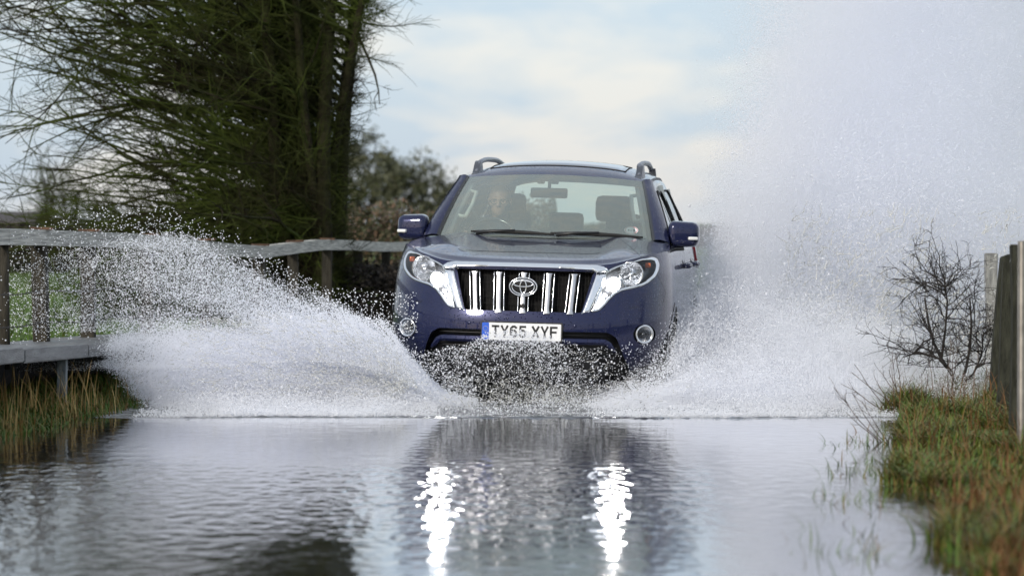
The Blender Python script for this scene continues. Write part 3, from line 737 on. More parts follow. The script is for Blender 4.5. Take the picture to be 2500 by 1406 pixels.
def weed(loc, seed, label, lean):
    rng = np.random.default_rng(seed); T = empty('dead_weed', loc); tag(T, label, 'weed', 'dead weeds leaning over the right water edge')
    n = 4
    P, Rr = grow(rng.normal(0, .02, (n, 3)) * np.array([1, 1, 0]), np.column_stack([np.full(n, lean) + rng.normal(0, .2, n), rng.normal(0, .2, n), np.ones(n)]), rng.uniform(.22, .42, n), np.full(n, .0028), np.full(n, .0014), 8, rng, wig=.09)
    n1 = 14; w = rng.integers(0, n, n1); p, ax = along(P, w, rng.uniform(.5, 1, n1))
    P1, R1 = grow(p, ax + rng.normal(0, .5, (n1, 3)), rng.uniform(.04, .12, n1), np.full(n1, .0016), np.full(n1, .0009), 5, rng, wig=.12, up=.1)
    V, F = tubes(P, Rr, 4); V1, F1 = tubes(P1, R1, 3)
    e = P1[:, -1]; a = np.repeat(e, 8, 0) + rng.normal(0, .006, (n1 * 8, 3))
    V2 = (a[:, None, :] + np.array([[.004, 0, 0], [-.002, .0035, 0], [-.002, -.0035, 0], [0, 0, .005]])[None]).reshape(-1, 3)
    b = np.arange(n1 * 8)[:, None, None] * 4
    F2 = (b + np.array([[0, 1, 3, 3], [1, 2, 3, 3], [2, 0, 3, 3], [0, 2, 1, 1]])[None]).reshape(-1, 4)
    F2 = (b + np.array([[0, 1, 3, 2], [1, 2, 3, 0]])[None]).reshape(-1, 4)
    fast_mesh('stem', np.concatenate([V, V1, V2]), np.concatenate([F, F1 + len(V), F2 + len(V) + len(V1)]), m_stalk, T, smooth=False)
m_stalk = mat('brown_weed_stalk', (.07, .045, .03), rough=.8, var=.4, vscale=20)
weed((PX(2180, 20.6), 20.6, .0), 61, 'dead weed with seed heads leaning far left over the water below the thorn bush', -1.1)
weed((PX(2205, 21.0), 21.0, .03), 62, 'upright dead weed beside the thorn bush', -.35)
weed((PX(2150, 17.9), 17.9, .0), 63, 'bent dead weed standing in the water at the near right bank', -.9)
weed((PX(2330, 20.2), 20.2, .08), 64, 'russet dead weed in the grass in front of the thorn bush', .1)

# ------------------------------------------------------------------ the car (x to the viewer's right, y rearwards, z up from the road)
CAR_LOC, CAR_ROT = (.046, 22.0, -.2), (0, R(1.5), R(-5.9))
car = empty('suv', CAR_LOC, CAR_ROT)
tag(car, 'dark navy four wheel drive car with lit headlights driving through the flood', 'car')
CARM = Matrix.Translation(CAR_LOC) @ Euler(CAR_ROT).to_matrix().to_4x4()

m_paint = paint_mat()
m_dark = mat('black_plastic', (.012, .012, .013), rough=.45, var=.2, vscale=8)
m_gloss = mat('gloss_black', (.008, .008, .009), rough=.12, coat=.5)
m_chrome = mat('chrome', (.86, .87, .89), rough=.09, metal=1, var=.03, vscale=9)
m_bright = mat('bright_chrome', (.9, .91, .92), rough=.2, metal=1, var=.02, vscale=9)
m_satin = mat('satin_silver', (.48, .49, .51), rough=.30, metal=1, var=.05, vscale=9)
m_rubber = mat('rubber', (.014, .014, .014), rough=.75, var=.3, vscale=12)
m_shield = glass_mat('windscreen_glass', (.84, .93, .89), 2.0, beads=.12, film=.19)
m_sideg = glass_mat('side_glass', (.34, .40, .40), 1.5, beads=.1)
m_lens = glass_mat('lamp_lens', (.94, .95, .96), .9, film=.05, glow=True)
m_lampin = mat('lamp_housing', (.16, .165, .175), rough=.25, metal=.85, var=.3, vscale=25)
m_refl = mat('lamp_reflector', (.50, .51, .53), rough=.14, metal=1, bump=.35, bscale=90, stretch=(1, 1, .15), bdist=.004)
m_amber = mat('amber_lens', (.45, .10, .03), rough=.15, coat=.6)
m_beam = mat('lit_bulb', (1, 1, 1), emit=(1, .97, .92), estr=130)
m_led = mat('lit_led', (1, 1, 1), emit=(.95, .98, 1), estr=10)
m_trimg = mat('grey_interior', (.12, .125, .12), rough=.8, var=.15, vscale=10)
m_beige = mat('pale_interior', (.58, .60, .55), rough=.8, var=.1, vscale=10)
m_seat = mat('seat_fabric', (.085, .085, .082), rough=.85, var=.2, vscale=30)

A_ = np.array([[.28, .80], [.36, .865], [.45, .905], [.55, .928], [.65, .938], [.75, .944], [.85, .943], [.95, .938], [1.05, .928], [1.15, .912], [1.22, .897], [1.30, .876]])
Y_ = np.array([[.28, .16], [.36, .115], [.45, .06], [.5, .035], [.56, .012], [.62, .002], [.68, 0], [.75, .004], [.8, .018], [.88, .031], [.95, .045], [1.02, .062], [1.08, .082], [1.14, .13], [1.20, .20], [1.30, .30]])
def smooth_interp(z, T):
    return (np.interp(z - .02, T[:, 0], T[:, 1]) + np.interp(z, T[:, 0], T[:, 1]) + np.interp(z + .02, T[:, 0], T[:, 1]) + np.interp(z - .01, T[:, 0], T[:, 1]) + np.interp(z + .01, T[:, 0], T[:, 1])) / 5
aw = lambda z: smooth_interp(z, A_)
yn = lambda z: smooth_interp(z, Y_)
NP, BF = 2.7, .85
YS, BR = 4.30, .48
_th = np.linspace(0, math.pi / 2, 4001)
_fx = .94 * np.sin(_th) ** (2 / NP); _fy = BF * (1 - np.cos(_th) ** (2 / NP))
_fs = np.concatenate([[0], np.cumsum(np.hypot(np.diff(_fx), np.diff(_fy)))]); LF = _fs[-1]
_rx = .94 * np.cos(_th) ** (2 / 4.5); _ry = BR * np.sin(_th) ** (2 / 4.5)
_rs = np.concatenate([[0], np.cumsum(np.hypot(np.diff(_rx), np.diff(_ry)))]); LR = _rs[-1]
LS = LF + (YS - BF); LT = LS + LR
def shell(S, z):
    S = np.asarray(S, float); z = np.asarray(z, float); s = np.abs(S); sg = np.sign(S)
    a = aw(z); y0 = yn(z)
    fxn = np.interp(s, _fs, _fx) / .94; fyn = np.interp(s, _fs, _fy)
    rxn = np.interp(s - LS, _rs, _rx) / .94; ryn = np.interp(s - LS, _rs, _ry)
    fl = .012 * (np.exp(-((s - LF - .08) / .42) ** 4) + np.exp(-((s - LF - 2.87) / .46) ** 4)) * np.exp(-((z - .7) / .28) ** 2)
    side = s - LF
    x = np.where(s < LF, fxn, np.where(s < LS, 1, rxn)) * (a + fl)
    y = np.where(s < LF, y0 + fyn, np.where(s < LS, BF + side + y0 * np.clip(1 - side / .9, 0, 1), YS + ryn))
    return np.stack([np.where(sg == 0, 0, sg) * x, y, z], -1)
def shell_n(S, z):
    e = .004
    S = np.asarray(S, float); z = np.asarray(z, float)
    dS = shell(S + e, z) - shell(S - e, z); dz = shell(S, z + e) - shell(S, z - e)
    n = np.cross(dS, dz); n /= np.linalg.norm(n, axis=-1, keepdims=True) + 1e-12
    return n
def S_of_x(x, z):
    q = np.clip(np.abs(x) / aw(z), 0, 1); return np.sign(x) * np.interp(q * .94, _fx, _fs)
def S_of_y(y, z):
    y0 = yn(z); f = np.interp(np.clip(y - y0, 0, BF), _fy, _fs)
    # invert the side part, where the nose rake dies out
    s = np.linspace(LF, LS, 800); yy = BF + (s - LF) + y0 * np.clip(1 - (s - LF) / .9, 0, 1)
    return np.where(y < BF + y0, f, np.interp(y, yy, s))
ZT = np.array([[0, 1.104], [.44, 1.104], [.52, 1.108], [.60, 1.118], [.75, 1.150], [.92, 1.183], [1.15, 1.200], [LF, 1.212], [LF + .65, 1.250], [LF + 1.5, 1.257], [LS, 1.275], [LT, 1.28]])
zt = lambda s: np.interp(np.abs(s), ZT[:, 0], ZT[:, 1])
def xz(pts): return [(float(S_of_x(x, z)), z) for x, z in pts]
def mir(pts): return [(-a, b) for a, b in pts][::-1]
def dense(poly, step, closed=True):
    out = []; n = len(poly)
    for i in range(n if closed else n - 1):
        a, b = poly[i], poly[(i + 1) % n]; d = math.hypot(b[0] - a[0], b[1] - a[1]); k = max(1, int(math.ceil(d / step)))
        out += [(a[0] + (b[0] - a[0]) * t / k, a[1] + (b[1] - a[1]) * t / k) for t in range(k)]
    if not closed: out.append(poly[-1])
    return out
def rounded(poly, r, seg=5):
    """polygon with its corners rounded"""
    out = []; n = len(poly)
    for i in range(n):
        p0, p, p1 = (np.array(poly[j % n], float) for j in (i - 1, i, i + 1))
        a, b = p0 - p, p1 - p; la, lb = np.linalg.norm(a), np.linalg.norm(b); rr = min(r, la * .45, lb * .45)
        q0, q1 = p + a / la * rr, p + b / lb * rr
        for t in np.linspace(0, 1, seg): out.append(tuple((1 - t) ** 2 * q0 + 2 * t * (1 - t) * p + t * t * q1))
    return out
def inside(P, poly):
    P = np.asarray(P); x, y = P[:, 0], P[:, 1]; c = np.zeros(len(P), bool); n = len(poly); j = n - 1
    for i in range(n):
        xi, yi = poly[i]; xj, yj = poly[j]
        if yi != yj:
            c ^= ((yi > y) != (yj > y)) & (x < (xj - xi) * (y - yi) / (yj - yi) + xi)
        j = i
    return c
def pdist(P, poly, closed=True):
    P = np.asarray(P, float); d = np.full(len(P), 9.); n = len(poly)
    for i in range(n if closed else n - 1):
        a = np.array(poly[i], float); b = np.array(poly[(i + 1) % n], float); ab = b - a; L2 = ab @ ab + 1e-15
        t = np.clip(((P - a) @ ab) / L2, 0, 1); d = np.minimum(d, np.linalg.norm(P - a - t[:, None] * ab, axis=1))
    return d
def triang(loops, grid, keep):
    """constrained triangulation; loops closed lists, grid free points; keep(centroids)->mask"""
    V = []; E = []
    for lp, closed in loops:
        n0 = len(V); V += list(lp); k = len(lp)
        E += [(n0 + i, n0 + (i + 1) % k) for i in range(k if closed else k - 1)]
    V += [tuple(g) for g in grid]
    r = delaunay_2d_cdt([Vector(v) for v in V], E, [], 0, 1e-6)
    P = np.array([v[:] for v in r[0]]); F = np.array([f for f in r[2]])
    c = P[F].mean(1); return P, F[keep(c)]
def compact(P, F):
    u = np.unique(F); mp = np.full(len(P), -1); mp[u] = np.arange(len(u)); return P[u], mp[F]
def patch(name, outline, m, parent, off=.004, thick=.02, dome=0., dr=.01, step=.012, inner=None, mats=None, surf=None):
    """raised plate that follows the shell; outline in (S,z)"""
    ol = dense(outline, step)
    A = np.array(ol); lo, hi = A.min(0), A.max(0)
    gx, gz = np.meshgrid(np.arange(lo[0], hi[0], step), np.arange(lo[1], hi[1], step)); g = np.column_stack([gx.ravel(), gz.ravel()])
    g = g[inside(g, ol)]; g = g[pdist(g, ol) > step * .55] if len(g) else g
    loops = [(ol, True)]; il = None
    if inner is not None:
        il = dense(inner, step); loops.append((il, True)); g = g[~inside(g, il)]; g = g[pdist(g, il) > step * .55]
    if dome > 0:      # extra rows near the edge so that it rolls over
        g2 = []
        A2 = np.array(outline, float)
    keep = lambda c: inside(c, ol) & (~inside(c, il) if il else True)
    P, F = triang(loops, g, keep); P, F = compact(P, F)
    d = pdist(P, ol)
    if il: d = np.minimum(d, pdist(P, il))
    h = (off(P) if callable(off) else off) + (dome * np.sqrt(np.clip(1 - (1 - np.minimum(d / dr, 1)) ** 2, 0, 1)) if dome > 0 else 0)
    sh = (surf or shell); n = shell_n(P[:, 0], P[:, 1])
    V = sh(P[:, 0], P[:, 1]) + n * np.asarray(h).reshape(-1, 1)
    # make the triangles face outwards
    t = np.cross(V[F[:, 1]] - V[F[:, 0]], V[F[:, 2]] - V[F[:, 0]]); flip = (t * n[F[:, 0]]).sum(1) < 0
    F[flip] = F[flip][:, ::-1]
    ed = {}
    for f in F:
        for i in range(3):
            a, b = int(f[i]), int(f[(i + 1) % 3]); ed[(a, b)] = 1
    be = [(a, b) for a, b in ed if (b, a) not in ed]
    V = list(map(tuple, V)); Fl = [tuple(f) for f in F]
    if thick > 0:
        bv = {}
        Pn = {}
        for a, b in be:
            for q in (a, b):
                if q not in bv:
                    bv[q] = len(V); V.append(tuple(np.array(V[q]) - n[q] * thick))
            Fl.append((b, a, bv[a], bv[b]))
    o = obj(name, V, Fl, m, parent)
    return autosmooth(o, 50)
def strip(MBx, pts, w, off, mi=0, closed=False):
    """thin band along a (S,z) polyline laid on the shell"""
    p = np.array(dense(pts, .02, closed)); n = len(p)
    if closed: t = np.roll(p, -1, 0) - np.roll(p, 1, 0)
    else: t = np.gradient(p, axis=0)
    t /= np.linalg.norm(t, axis=1, keepdims=True) + 1e-9; q = np.column_stack([-t[:, 1], t[:, 0]]) * w / 2
    V = []
    for a in (p + q, p - q):
        V.append(shell(a[:, 0], a[:, 1]) + shell_n(a[:, 0], a[:, 1]) * off)
    V = np.concatenate(V); k = n if closed else n - 1
    MBx.add(V, [(i, (i + 1) % n, n + (i + 1) % n, n + i) for i in range(k)], mi)

# outlines measured on the nose (x,z), viewer's right side
HL = rounded([(.530, 1.056), (.556, 1.083), (.585, 1.097), (.648, 1.122), (.745, 1.152), (.815, 1.170), (.845, 1.158), (.862, 1.118), (.859, 1.075), (.842, 1.035), (.805, 1.000), (.765, .977), (.71, .961), (.64, .944), (.597, .920), (.562, .884), (.528, .84), (.50, .811), (.447, .797), (.478, .892), (.512, .987)], .012, 3)
HLs = xz(HL)
FOG = [(.788 + .068 * math.cos(t), .658 + .066 * math.sin(t)) for t in np.linspace(0, 2 * math.pi, 41)[:-1]]
FOGs = xz(FOG)
GRI = rounded([(-.465, 1.062), (.465, 1.062), (.448, 1.045), (.385, .793), (-.385, .793), (-.448, 1.045)], .015, 3)
GRs = xz(GRI)
INT = rounded([(-.56, .668), (.56, .668), (.615, .635), (.665, .50), (.70, .40), (.70, .30), (-.70, .30), (-.70, .40), (-.665, .50), (-.615, .635)], .02, 4)
INs = xz(INT)
def arch(yc, r):
    out = []
    for t in np.linspace(0, math.pi, 25):
        y = yc - r * math.cos(t); z = .39 + r * math.sin(t) * 1.0; out.append((float(S_of_y(np.array(y), np.array(z))), z))
    y0, y1 = yc - r, yc + r
    return [(float(S_of_y(np.array(y0), np.array(.3))), .30)] + out + [(float(S_of_y(np.array(y1), np.array(.3))), .30)]
AF, AR = arch(.95, .455), arch(3.74, .455)

def build_body():
    st = .034
    top = [(s, float(zt(s))) for s in np.concatenate([np.arange(-LT, LF * -1, .08), np.arange(-LF, LF, .022), np.arange(LF, LT, .08), [LT]])]
    ztl = [(-LT, .40), (LT, .40)]
    zb = lambda s: np.interp(np.abs(s), [0, .75, 1.0, LF - .1, LF + .4, LS, LT], [.36, .40, .46, .47, .40, .40, .48])
    bot = [(s, float(zb(s))) for s in np.arange(LT, -LT, -.04)] + [(-LT, float(zb(LT)))]
    outer = top + bot
    holes = [HLs, mir(HLs), FOGs, mir(FOGs), GRs, INs, AF, mir(AF), AR, mir(AR)]
    hd = [dense(h, .02) for h in holes]
    g = []
    s = 0
    xs = np.concatenate([np.arange(0, LF + .6, st), np.arange(LF + .6, LT, .07)]); xs = np.concatenate([-xs[::-1], xs[1:]])
    gx, gz = np.meshgrid(xs, np.arange(.36, 1.29, .030)); g = np.column_stack([gx.ravel(), gz.ravel()])
    g = g[(g[:, 1] < zt(g[:, 0]) - .012) & (g[:, 1] > zb(g[:, 0]) + .012)]
    for h in hd:
        lo, hi = np.array(h).min(0) - .03, np.array(h).max(0) + .03
        nb = ((g > lo) & (g < hi)).all(1); kill = np.zeros(len(g), bool)
        if nb.any():
            sub = g[nb]; kill[nb] = inside(sub, h) | (pdist(sub, h) < .012)
        g = g[~kill]
    # door outlines are lines of the net as well
    doors = []
    def yz(pts): return [(float(S_of_y(np.array(y), np.array(z))), z) for y, z in pts]
    FD = yz([(1.60, .50), (1.56, .62), (1.52, .9), (1.50, 1.235), (2.72, 1.247), (2.72, .50)])
    RD = yz([(2.74, .50), (2.74, 1.247), (3.92, 1.255), (3.90, 1.0), (3.72, .87), (3.46, .78), (3.31, .60), (3.30, .50)])
    for dd in (FD, RD, mir(FD), mir(RD)):
        dl = dense(dd, .05)
        g = g[pdist(g, dl) > .014]; doors.append(dl)
    keep = lambda c: inside(c, outer) & ~np.any([inside(c, h) for h in hd], axis=0)
    P, F = triang([(outer, True)] + [(h, True) for h in hd] + [(d, True) for d in doors], g, keep)
    V = shell(P[:, 0], P[:, 1]); n = shell_n(P[:, 0], P[:, 1])
    c = P[F].mean(1)
    t = np.cross(V[F[:, 1]] - V[F[:, 0]], V[F[:, 2]] - V[F[:, 0]]); fl = (t * n[F[:, 0]]).sum(1) < 0; F[fl] = F[fl][:, ::-1]
    used = np.zeros(len(F), bool); DO = []
    for dl in doors:
        k = inside(c, dl); used |= k
        Vd, Fd = compact(V, F[k]); DO.append(fast_mesh('door', Vd, Fd, m_paint, car))
    Vb, Fb = compact(V, F[~used])
    body = fast_mesh('body', Vb, Fb, m_paint, car)
    # dark shut lines, one by one
    def line(pl, w=.007):
        mb = MB(); strip(mb, pl, w, .0012); mb.build('shut_line', m_gloss, car)
    for sg in (1, -1):
        for pl in ([(1.50, 1.235), (1.52, .9), (1.56, .62), (1.60, .50)], [(2.73, 1.247), (2.73, .50)], [(3.92, 1.255), (3.90, 1.0), (3.72, .87), (3.46, .78), (3.31, .60)]):
            line([(sg * a, b) for a, b in yz(pl)])
        # bumper to wing joint below the lamp, and the washer flap
        line([(sg * a, b) for a, b in xz([(.855, 1.045), (.885, .985), (.905, .93)])] + [(sg * float(S_of_y(np.array(.47), np.array(.86))), .86)], .006)
        line([(sg * a, b) for a, b in xz([(.69, .842), (.695, .830), (.735, .838)])], .004)
    # wheel arch lips
    for A in (AF, AR):
        for q in (A[1:-1], mir(A[1:-1])):
            mb = MB(); strip(mb, q, .03, .006); mb.build('wheel_arch_lip', m_paint, car)
    return DO
DOORS = build_body()
# handles, two doors a side
for o, y, sg in ((DOORS[0], 2.52, 1), (DOORS[1], 3.66, 1), (DOORS[2], 2.52, -1), (DOORS[3], 3.66, -1)):
    s0 = float(S_of_y(np.array(y), np.array(1.075))); mb = MB()
    p = shell(np.array(sg * s0), np.array(1.085)); 
    mb.tube([(p[0] - sg * .004, y - .12, 1.085), (p[0] + sg * .038, y - .09, 1.087), (p[0] + sg * .044, y, 1.089), (p[0] + sg * .038, y + .09, 1.09), (p[0] - sg * .004, y + .12, 1.09)], [.017, .019, .019, .019, .017], k=10)
    mb.build('handle', m_paint, o)
    mb = MB(); c = shell(np.array(sg * s0), np.array(1.08)); mb.lathe([(0, .003), (.055, .003), (.058, 0)], (c[0], y, 1.085), (sg, 0, 0), k=20, mi=0, sx=1.3, sz=.8); mb.build('handle_recess', m_gloss, o)

# ---- bonnet and wings
CW = lambda x: 1.34 + .17 * (x / .78) ** 2
def Zs(y): return np.interp(y, [.1, .35, .55, .85, 1.5], [1.104, 1.165, 1.19, 1.205, 1.25])
def Zc(y): return np.interp(y, [.08, .12, .2, .3, .45, .6, .8, 1.0, 1.2, 1.36, 1.5], [1.104, 1.113, 1.128, 1.145, 1.165, 1.182, 1.205, 1.228, 1.252, 1.272, 1.28])
def sst(v, a, b): t = np.clip((v - a) / (b - a), 0, 1); return t * t * (3 - 2 * t)
def cap_point(s, t):
    """s along the nose outline, t 0 at the nose edge .. 1 at the cowl"""
    s = np.asarray(s, float); z0 = zt(s); p0 = shell(s, z0)
    f = np.abs(s) / (LF + .02); xb = np.sign(s) * .868 * np.minimum(f, 1) ** .93; yb = CW(xb) + .0 * xb
    x = p0[..., 0] * (1 - t) + xb * t; y = p0[..., 1] * (1 - t) + yb * t
    w = np.clip(np.abs(x) / .90, 0, 1.05) ** 4
    zc = Zc(y); zs = Zs(y)
    # bonnet: two raised shoulders with a shallow flat centre that starts behind the leading edge
    bul = .020 * np.exp(-((np.abs(x) - (.60 - .02 * y)) / .13) ** 2) * sst(y, .28, .75) - .008 * sst(.52 - np.abs(x), 0, .12) * sst(y, .50, .62)
    zf = zc * (1 - w) + zs * w + bul
    k = sst(t, 0, .10)
    # at the outer rim hug the shell edge
    rim = np.clip((f - .985) / .03, 0, 1)
    z = z0 * (1 - k) + zf * k
    z = z * (1 - rim) + (z0 * (1 - t) + 1.25 * t) * rim
    return np.stack([x, y, z], -1)
def build_cap():
    sc = .84
    ss = np.concatenate([np.linspace(0, sc, 34), np.linspace(sc, LF + .02, 14)[1:]])
    ss = np.concatenate([-ss[::-1], ss[1:]]); tt = np.concatenate([np.linspace(0, .14, 12), np.linspace(.14, 1, 40)[1:]])
    S, T = np.meshgrid(ss, tt); V = cap_point(S, T)
    n, k = S.shape
    def sub(cols, name, shrink=0.):
        VV = V[:, cols].copy()
        if shrink:
            VV[:, 0, 0] += shrink * np.sign(VV[:, 1, 0] - VV[:, 0, 0]); VV[:, -1, 0] -= shrink * np.sign(VV[:, -1, 0] - VV[:, -2, 0])
        kk = len(cols); idx = np.arange(n * kk).reshape(n, kk)
        F = np.stack([idx[:-1, :-1], idx[:-1, 1:], idx[1:, 1:], idx[1:, :-1]], -1).reshape(-1, 4)
        return fast_mesh(name, VV.reshape(-1, 3), F, m_paint, car)
    ic = [i for i in range(k) if abs(ss[i]) <= sc + 1e-6]
    sub(ic, 'bonnet', .003); 
    sub([i for i in range(k) if ss[i] >= sc - 1e-6], 'front_wing', .0); sub([i for i in range(k) if ss[i] <= -sc + 1e-6], 'front_wing', .0)
    # dark channel under the bonnet gap
    for sg in (1, -1):
        mb = MB()
        A = cap_point(np.full(len(tt), sg * (sc - .02)), tt); B = cap_point(np.full(len(tt), sg * (sc + .02)), tt); A[:, 2] -= .004; B[:, 2] -= .004
        mb.add(np.concatenate([A, B]), [(i, i + 1, len(tt) + i + 1, len(tt) + i) for i in range(len(tt) - 1)])
        mb.build('bonnet_channel', m_gloss, car)
build_cap()

# ---- windscreen, pillars, roof
def ws(u, v):
    """u -1..1 across, v 0 bottom .. 1 top"""
    u = np.asarray(u, float); v = np.asarray(v, float)
    hw = .745 * (1 - v) + .622 * v
    y = (1.365 + .155 * u ** 2) * (1 - v) + (2.06 + .10 * u ** 2) * v - .012 * np.sin(np.pi * v)
    z = (1.268 - .005 * u ** 2) * (1 - v) + (1.716 - .030 * u ** 2) * v + .022 * np.sin(np.pi * v)
    return np.stack([hw * u, y, z], -1)
U, Vv = np.meshgrid(np.linspace(-1, 1, 41), np.linspace(0, 1, 17))
def gridobj(name, P, m, parent=car, flip=False):
    n, k = P.shape[:2]; idx = np.arange(n * k).reshape(n, k)
    F = np.stack([idx[:-1, :-1], idx[:-1, 1:], idx[1:, 1:], idx[1:, :-1]], -1).reshape(-1, 4)
    return fast_mesh(name, P.reshape(-1, 3), F[:, ::-1] if flip else F, m, parent)
shield = gridobj('windscreen', ws(U, Vv), m_shield)
# black printed border inside the glass
mb = MB()
def band(f0, f1, off, n=40, mi=0):
    A = np.array([ws(*f0(t)) for t in np.linspace(0, 1, n)]); B = np.array([ws(*f1(t)) for t in np.linspace(0, 1, n)])
    A[:, 1] += off[1]; B[:, 1] += off[1]; A[:, 2] += off[2]; B[:, 2] += off[2]
    mb.add(np.concatenate([A, B]), [(i, i + 1, n + i + 1, n + i) for i in range(n - 1)], mi)
O_ = (0, .004, -.004)
band(lambda t: (-1 + 2 * t, 0), lambda t: (-1 + 2 * t, .055), O_)
band(lambda t: (-1, t), lambda t: (-.955, t), O_); band(lambda t: (1, t), lambda t: (.955, t), O_)
band(lambda t: (-1 + 2 * t, 1), lambda t: (-1 + 2 * t, .972), O_)
mb.build('glass_border', m_gloss, shield)
mb = MB(); band(lambda t: (-.955 + 1.91 * t, .972), lambda t: (-.955 + 1.91 * t, .885), (0, .006, -.006)); mb.build('shade_band', m_sideg, shield)
# cowl panel
n = 41; A = np.array([cap_point(np.array(s), 1.0) for s in np.linspace(-LF * .97, LF * .97, n)]); B = np.array([ws(u, 0.0) for u in np.linspace(-1.03, 1.03, n)])
A[:, 2] -= .006; A[:, 1] -= .015; B[:, 2] -= .008; M_ = (A + B) / 2; M_[:, 2] -= .03
mb = MB(); mb.add(np.concatenate([A, M_, B]), [(i, i + 1, n + i + 1, n + i) for i in range(n - 1)] + [(n + i, n + i + 1, 2 * n + i + 1, 2 * n + i) for i in range(n - 1)])
mb.build('cowl_panel', m_dark, car)

ROOF_YR = 4.56
def roof(u, w):
    """u -1..1, w 0 front .. 1 back"""
    u = np.asarray(u, float); w = np.asarray(w, float); q = np.abs(u)
    yf = 2.06 + .10 * (u * .698 / .622) ** 2; y = yf + (ROOF_YR - .06 * u ** 2 - yf) * w; d = y - yf
    hw = .698 + .012 * np.sin(np.pi * np.clip(w, 0, 1)) - .02 * w
    zf = 1.716 - .030 * (u * .698 / .622) ** 2
    z = zf + .118 * (1 - np.exp(-d / .27)) - .075 * sst(w, .55, 1.05) - .075 * q ** 7 * sst(w, 0, .1) - .028 * q ** 2 * sst(w, 0, .2)
    return np.stack([hw * u, y, z], -1)
uu = np.concatenate([np.linspace(-1, -.75, 10), np.linspace(-.75, .75, 22)[1:-1], np.linspace(.75, 1, 10)]); ww = np.concatenate([np.linspace(0, .2, 12), np.linspace(.2, 1, 24)[1:]])
RU, RW = np.meshgrid(uu, ww)
roofo = gridobj('roof', roof(RU, RW), m_paint)
# sunroof panel with a dark seal
SU, SW = np.meshgrid(np.linspace(-.68, .68, 20), np.linspace(.10, .36, 12))
P = roof(SU, SW); P[..., 2] += .005
rim = (np.abs(SU) > .66) | (SW < .105) | (SW > .355); P[rim, 2] -= .008
gridobj('sunroof', P, mat('sunroof_glass', (.012, .013, .016), rough=.04, coat=1), roofo)
mb = MB(); 
for (u0, w0, u1, w1) in ((-.70, .095, .70, .095), (-.70, .365, .70, .365), (-.70, .095, -.70, .365), (.70, .095, .70, .365)):
    pts = [roof(u0 + (u1 - u0) * t, w0 + (w1 - w0) * t) + np.array([0, 0, .001]) for t in np.linspace(0, 1, 16)]
    mb.tube(pts, .005, k=6)
mb.build('sunroof_seal', m_rubber, roofo)
# roof ditch mouldings
for sg in (1, -1):
    mb = MB(); mb.tube([roof(sg * .955, w) + np.array([0, 0, .002]) for w in np.linspace(0, 1, 26)], .010, k=8); mb.build('roof_moulding', m_dark, roofo)
# roof rails
m_raild = mat('grey_rail', (.20, .21, .24), rough=.32, metal=.7, var=.1, vscale=20)
for sg in (1, -1):
    rr = empty('roof_rail'); rr.parent = car
    base = lambda w: roof(sg * .845, w)
    mb = MB()
    P = []
    for t in np.linspace(0, 1, 30):
        w = .06 + .80 * t; b = base(w); h = .066 * (sst(t, 0, .085) * (1 - sst(t, .93, 1.0))) 
        P.append((b[0] - sg * .012 * sst(t, 0, .1), b[1], b[2] + h + .004))
    mb.tube(P, [.020] * 30, k=12, flat=.85); mb.build('bar', m_raild, rr)
    for (wa, wb) in ((.030, .150), (.78, .895)):
        mb = MB(); Q = []
        n = 9; V = []
        for i in range(n):
            t = i / (n - 1); w = wa + (wb - wa) * t; b = base(w)
            hh = .076 * (sst(t, 0, .75) if wa < .3 else 1 - sst(t, .25, 1))
            for dx, dz in ((-.032, -.02), (.032, -.02), (.022, hh), (-.022, hh)): V.append((b[0] + dx, b[1], b[2] + dz))
        F = [(4 * i + j, 4 * i + (j + 1) % 4, 4 * i + 4 + (j + 1) % 4, 4 * i + 4 + j) for i in range(n - 1) for j in range(4)] + [(3, 2, 1, 0), (4 * n - 4, 4 * n - 3, 4 * n - 2, 4 * n - 1)]
        mb.add(V, F); mb.build('rail_foot', mat('dark_rail_foot', (.09, .095, .11), rough=.3, metal=.6), rr, smooth=False)

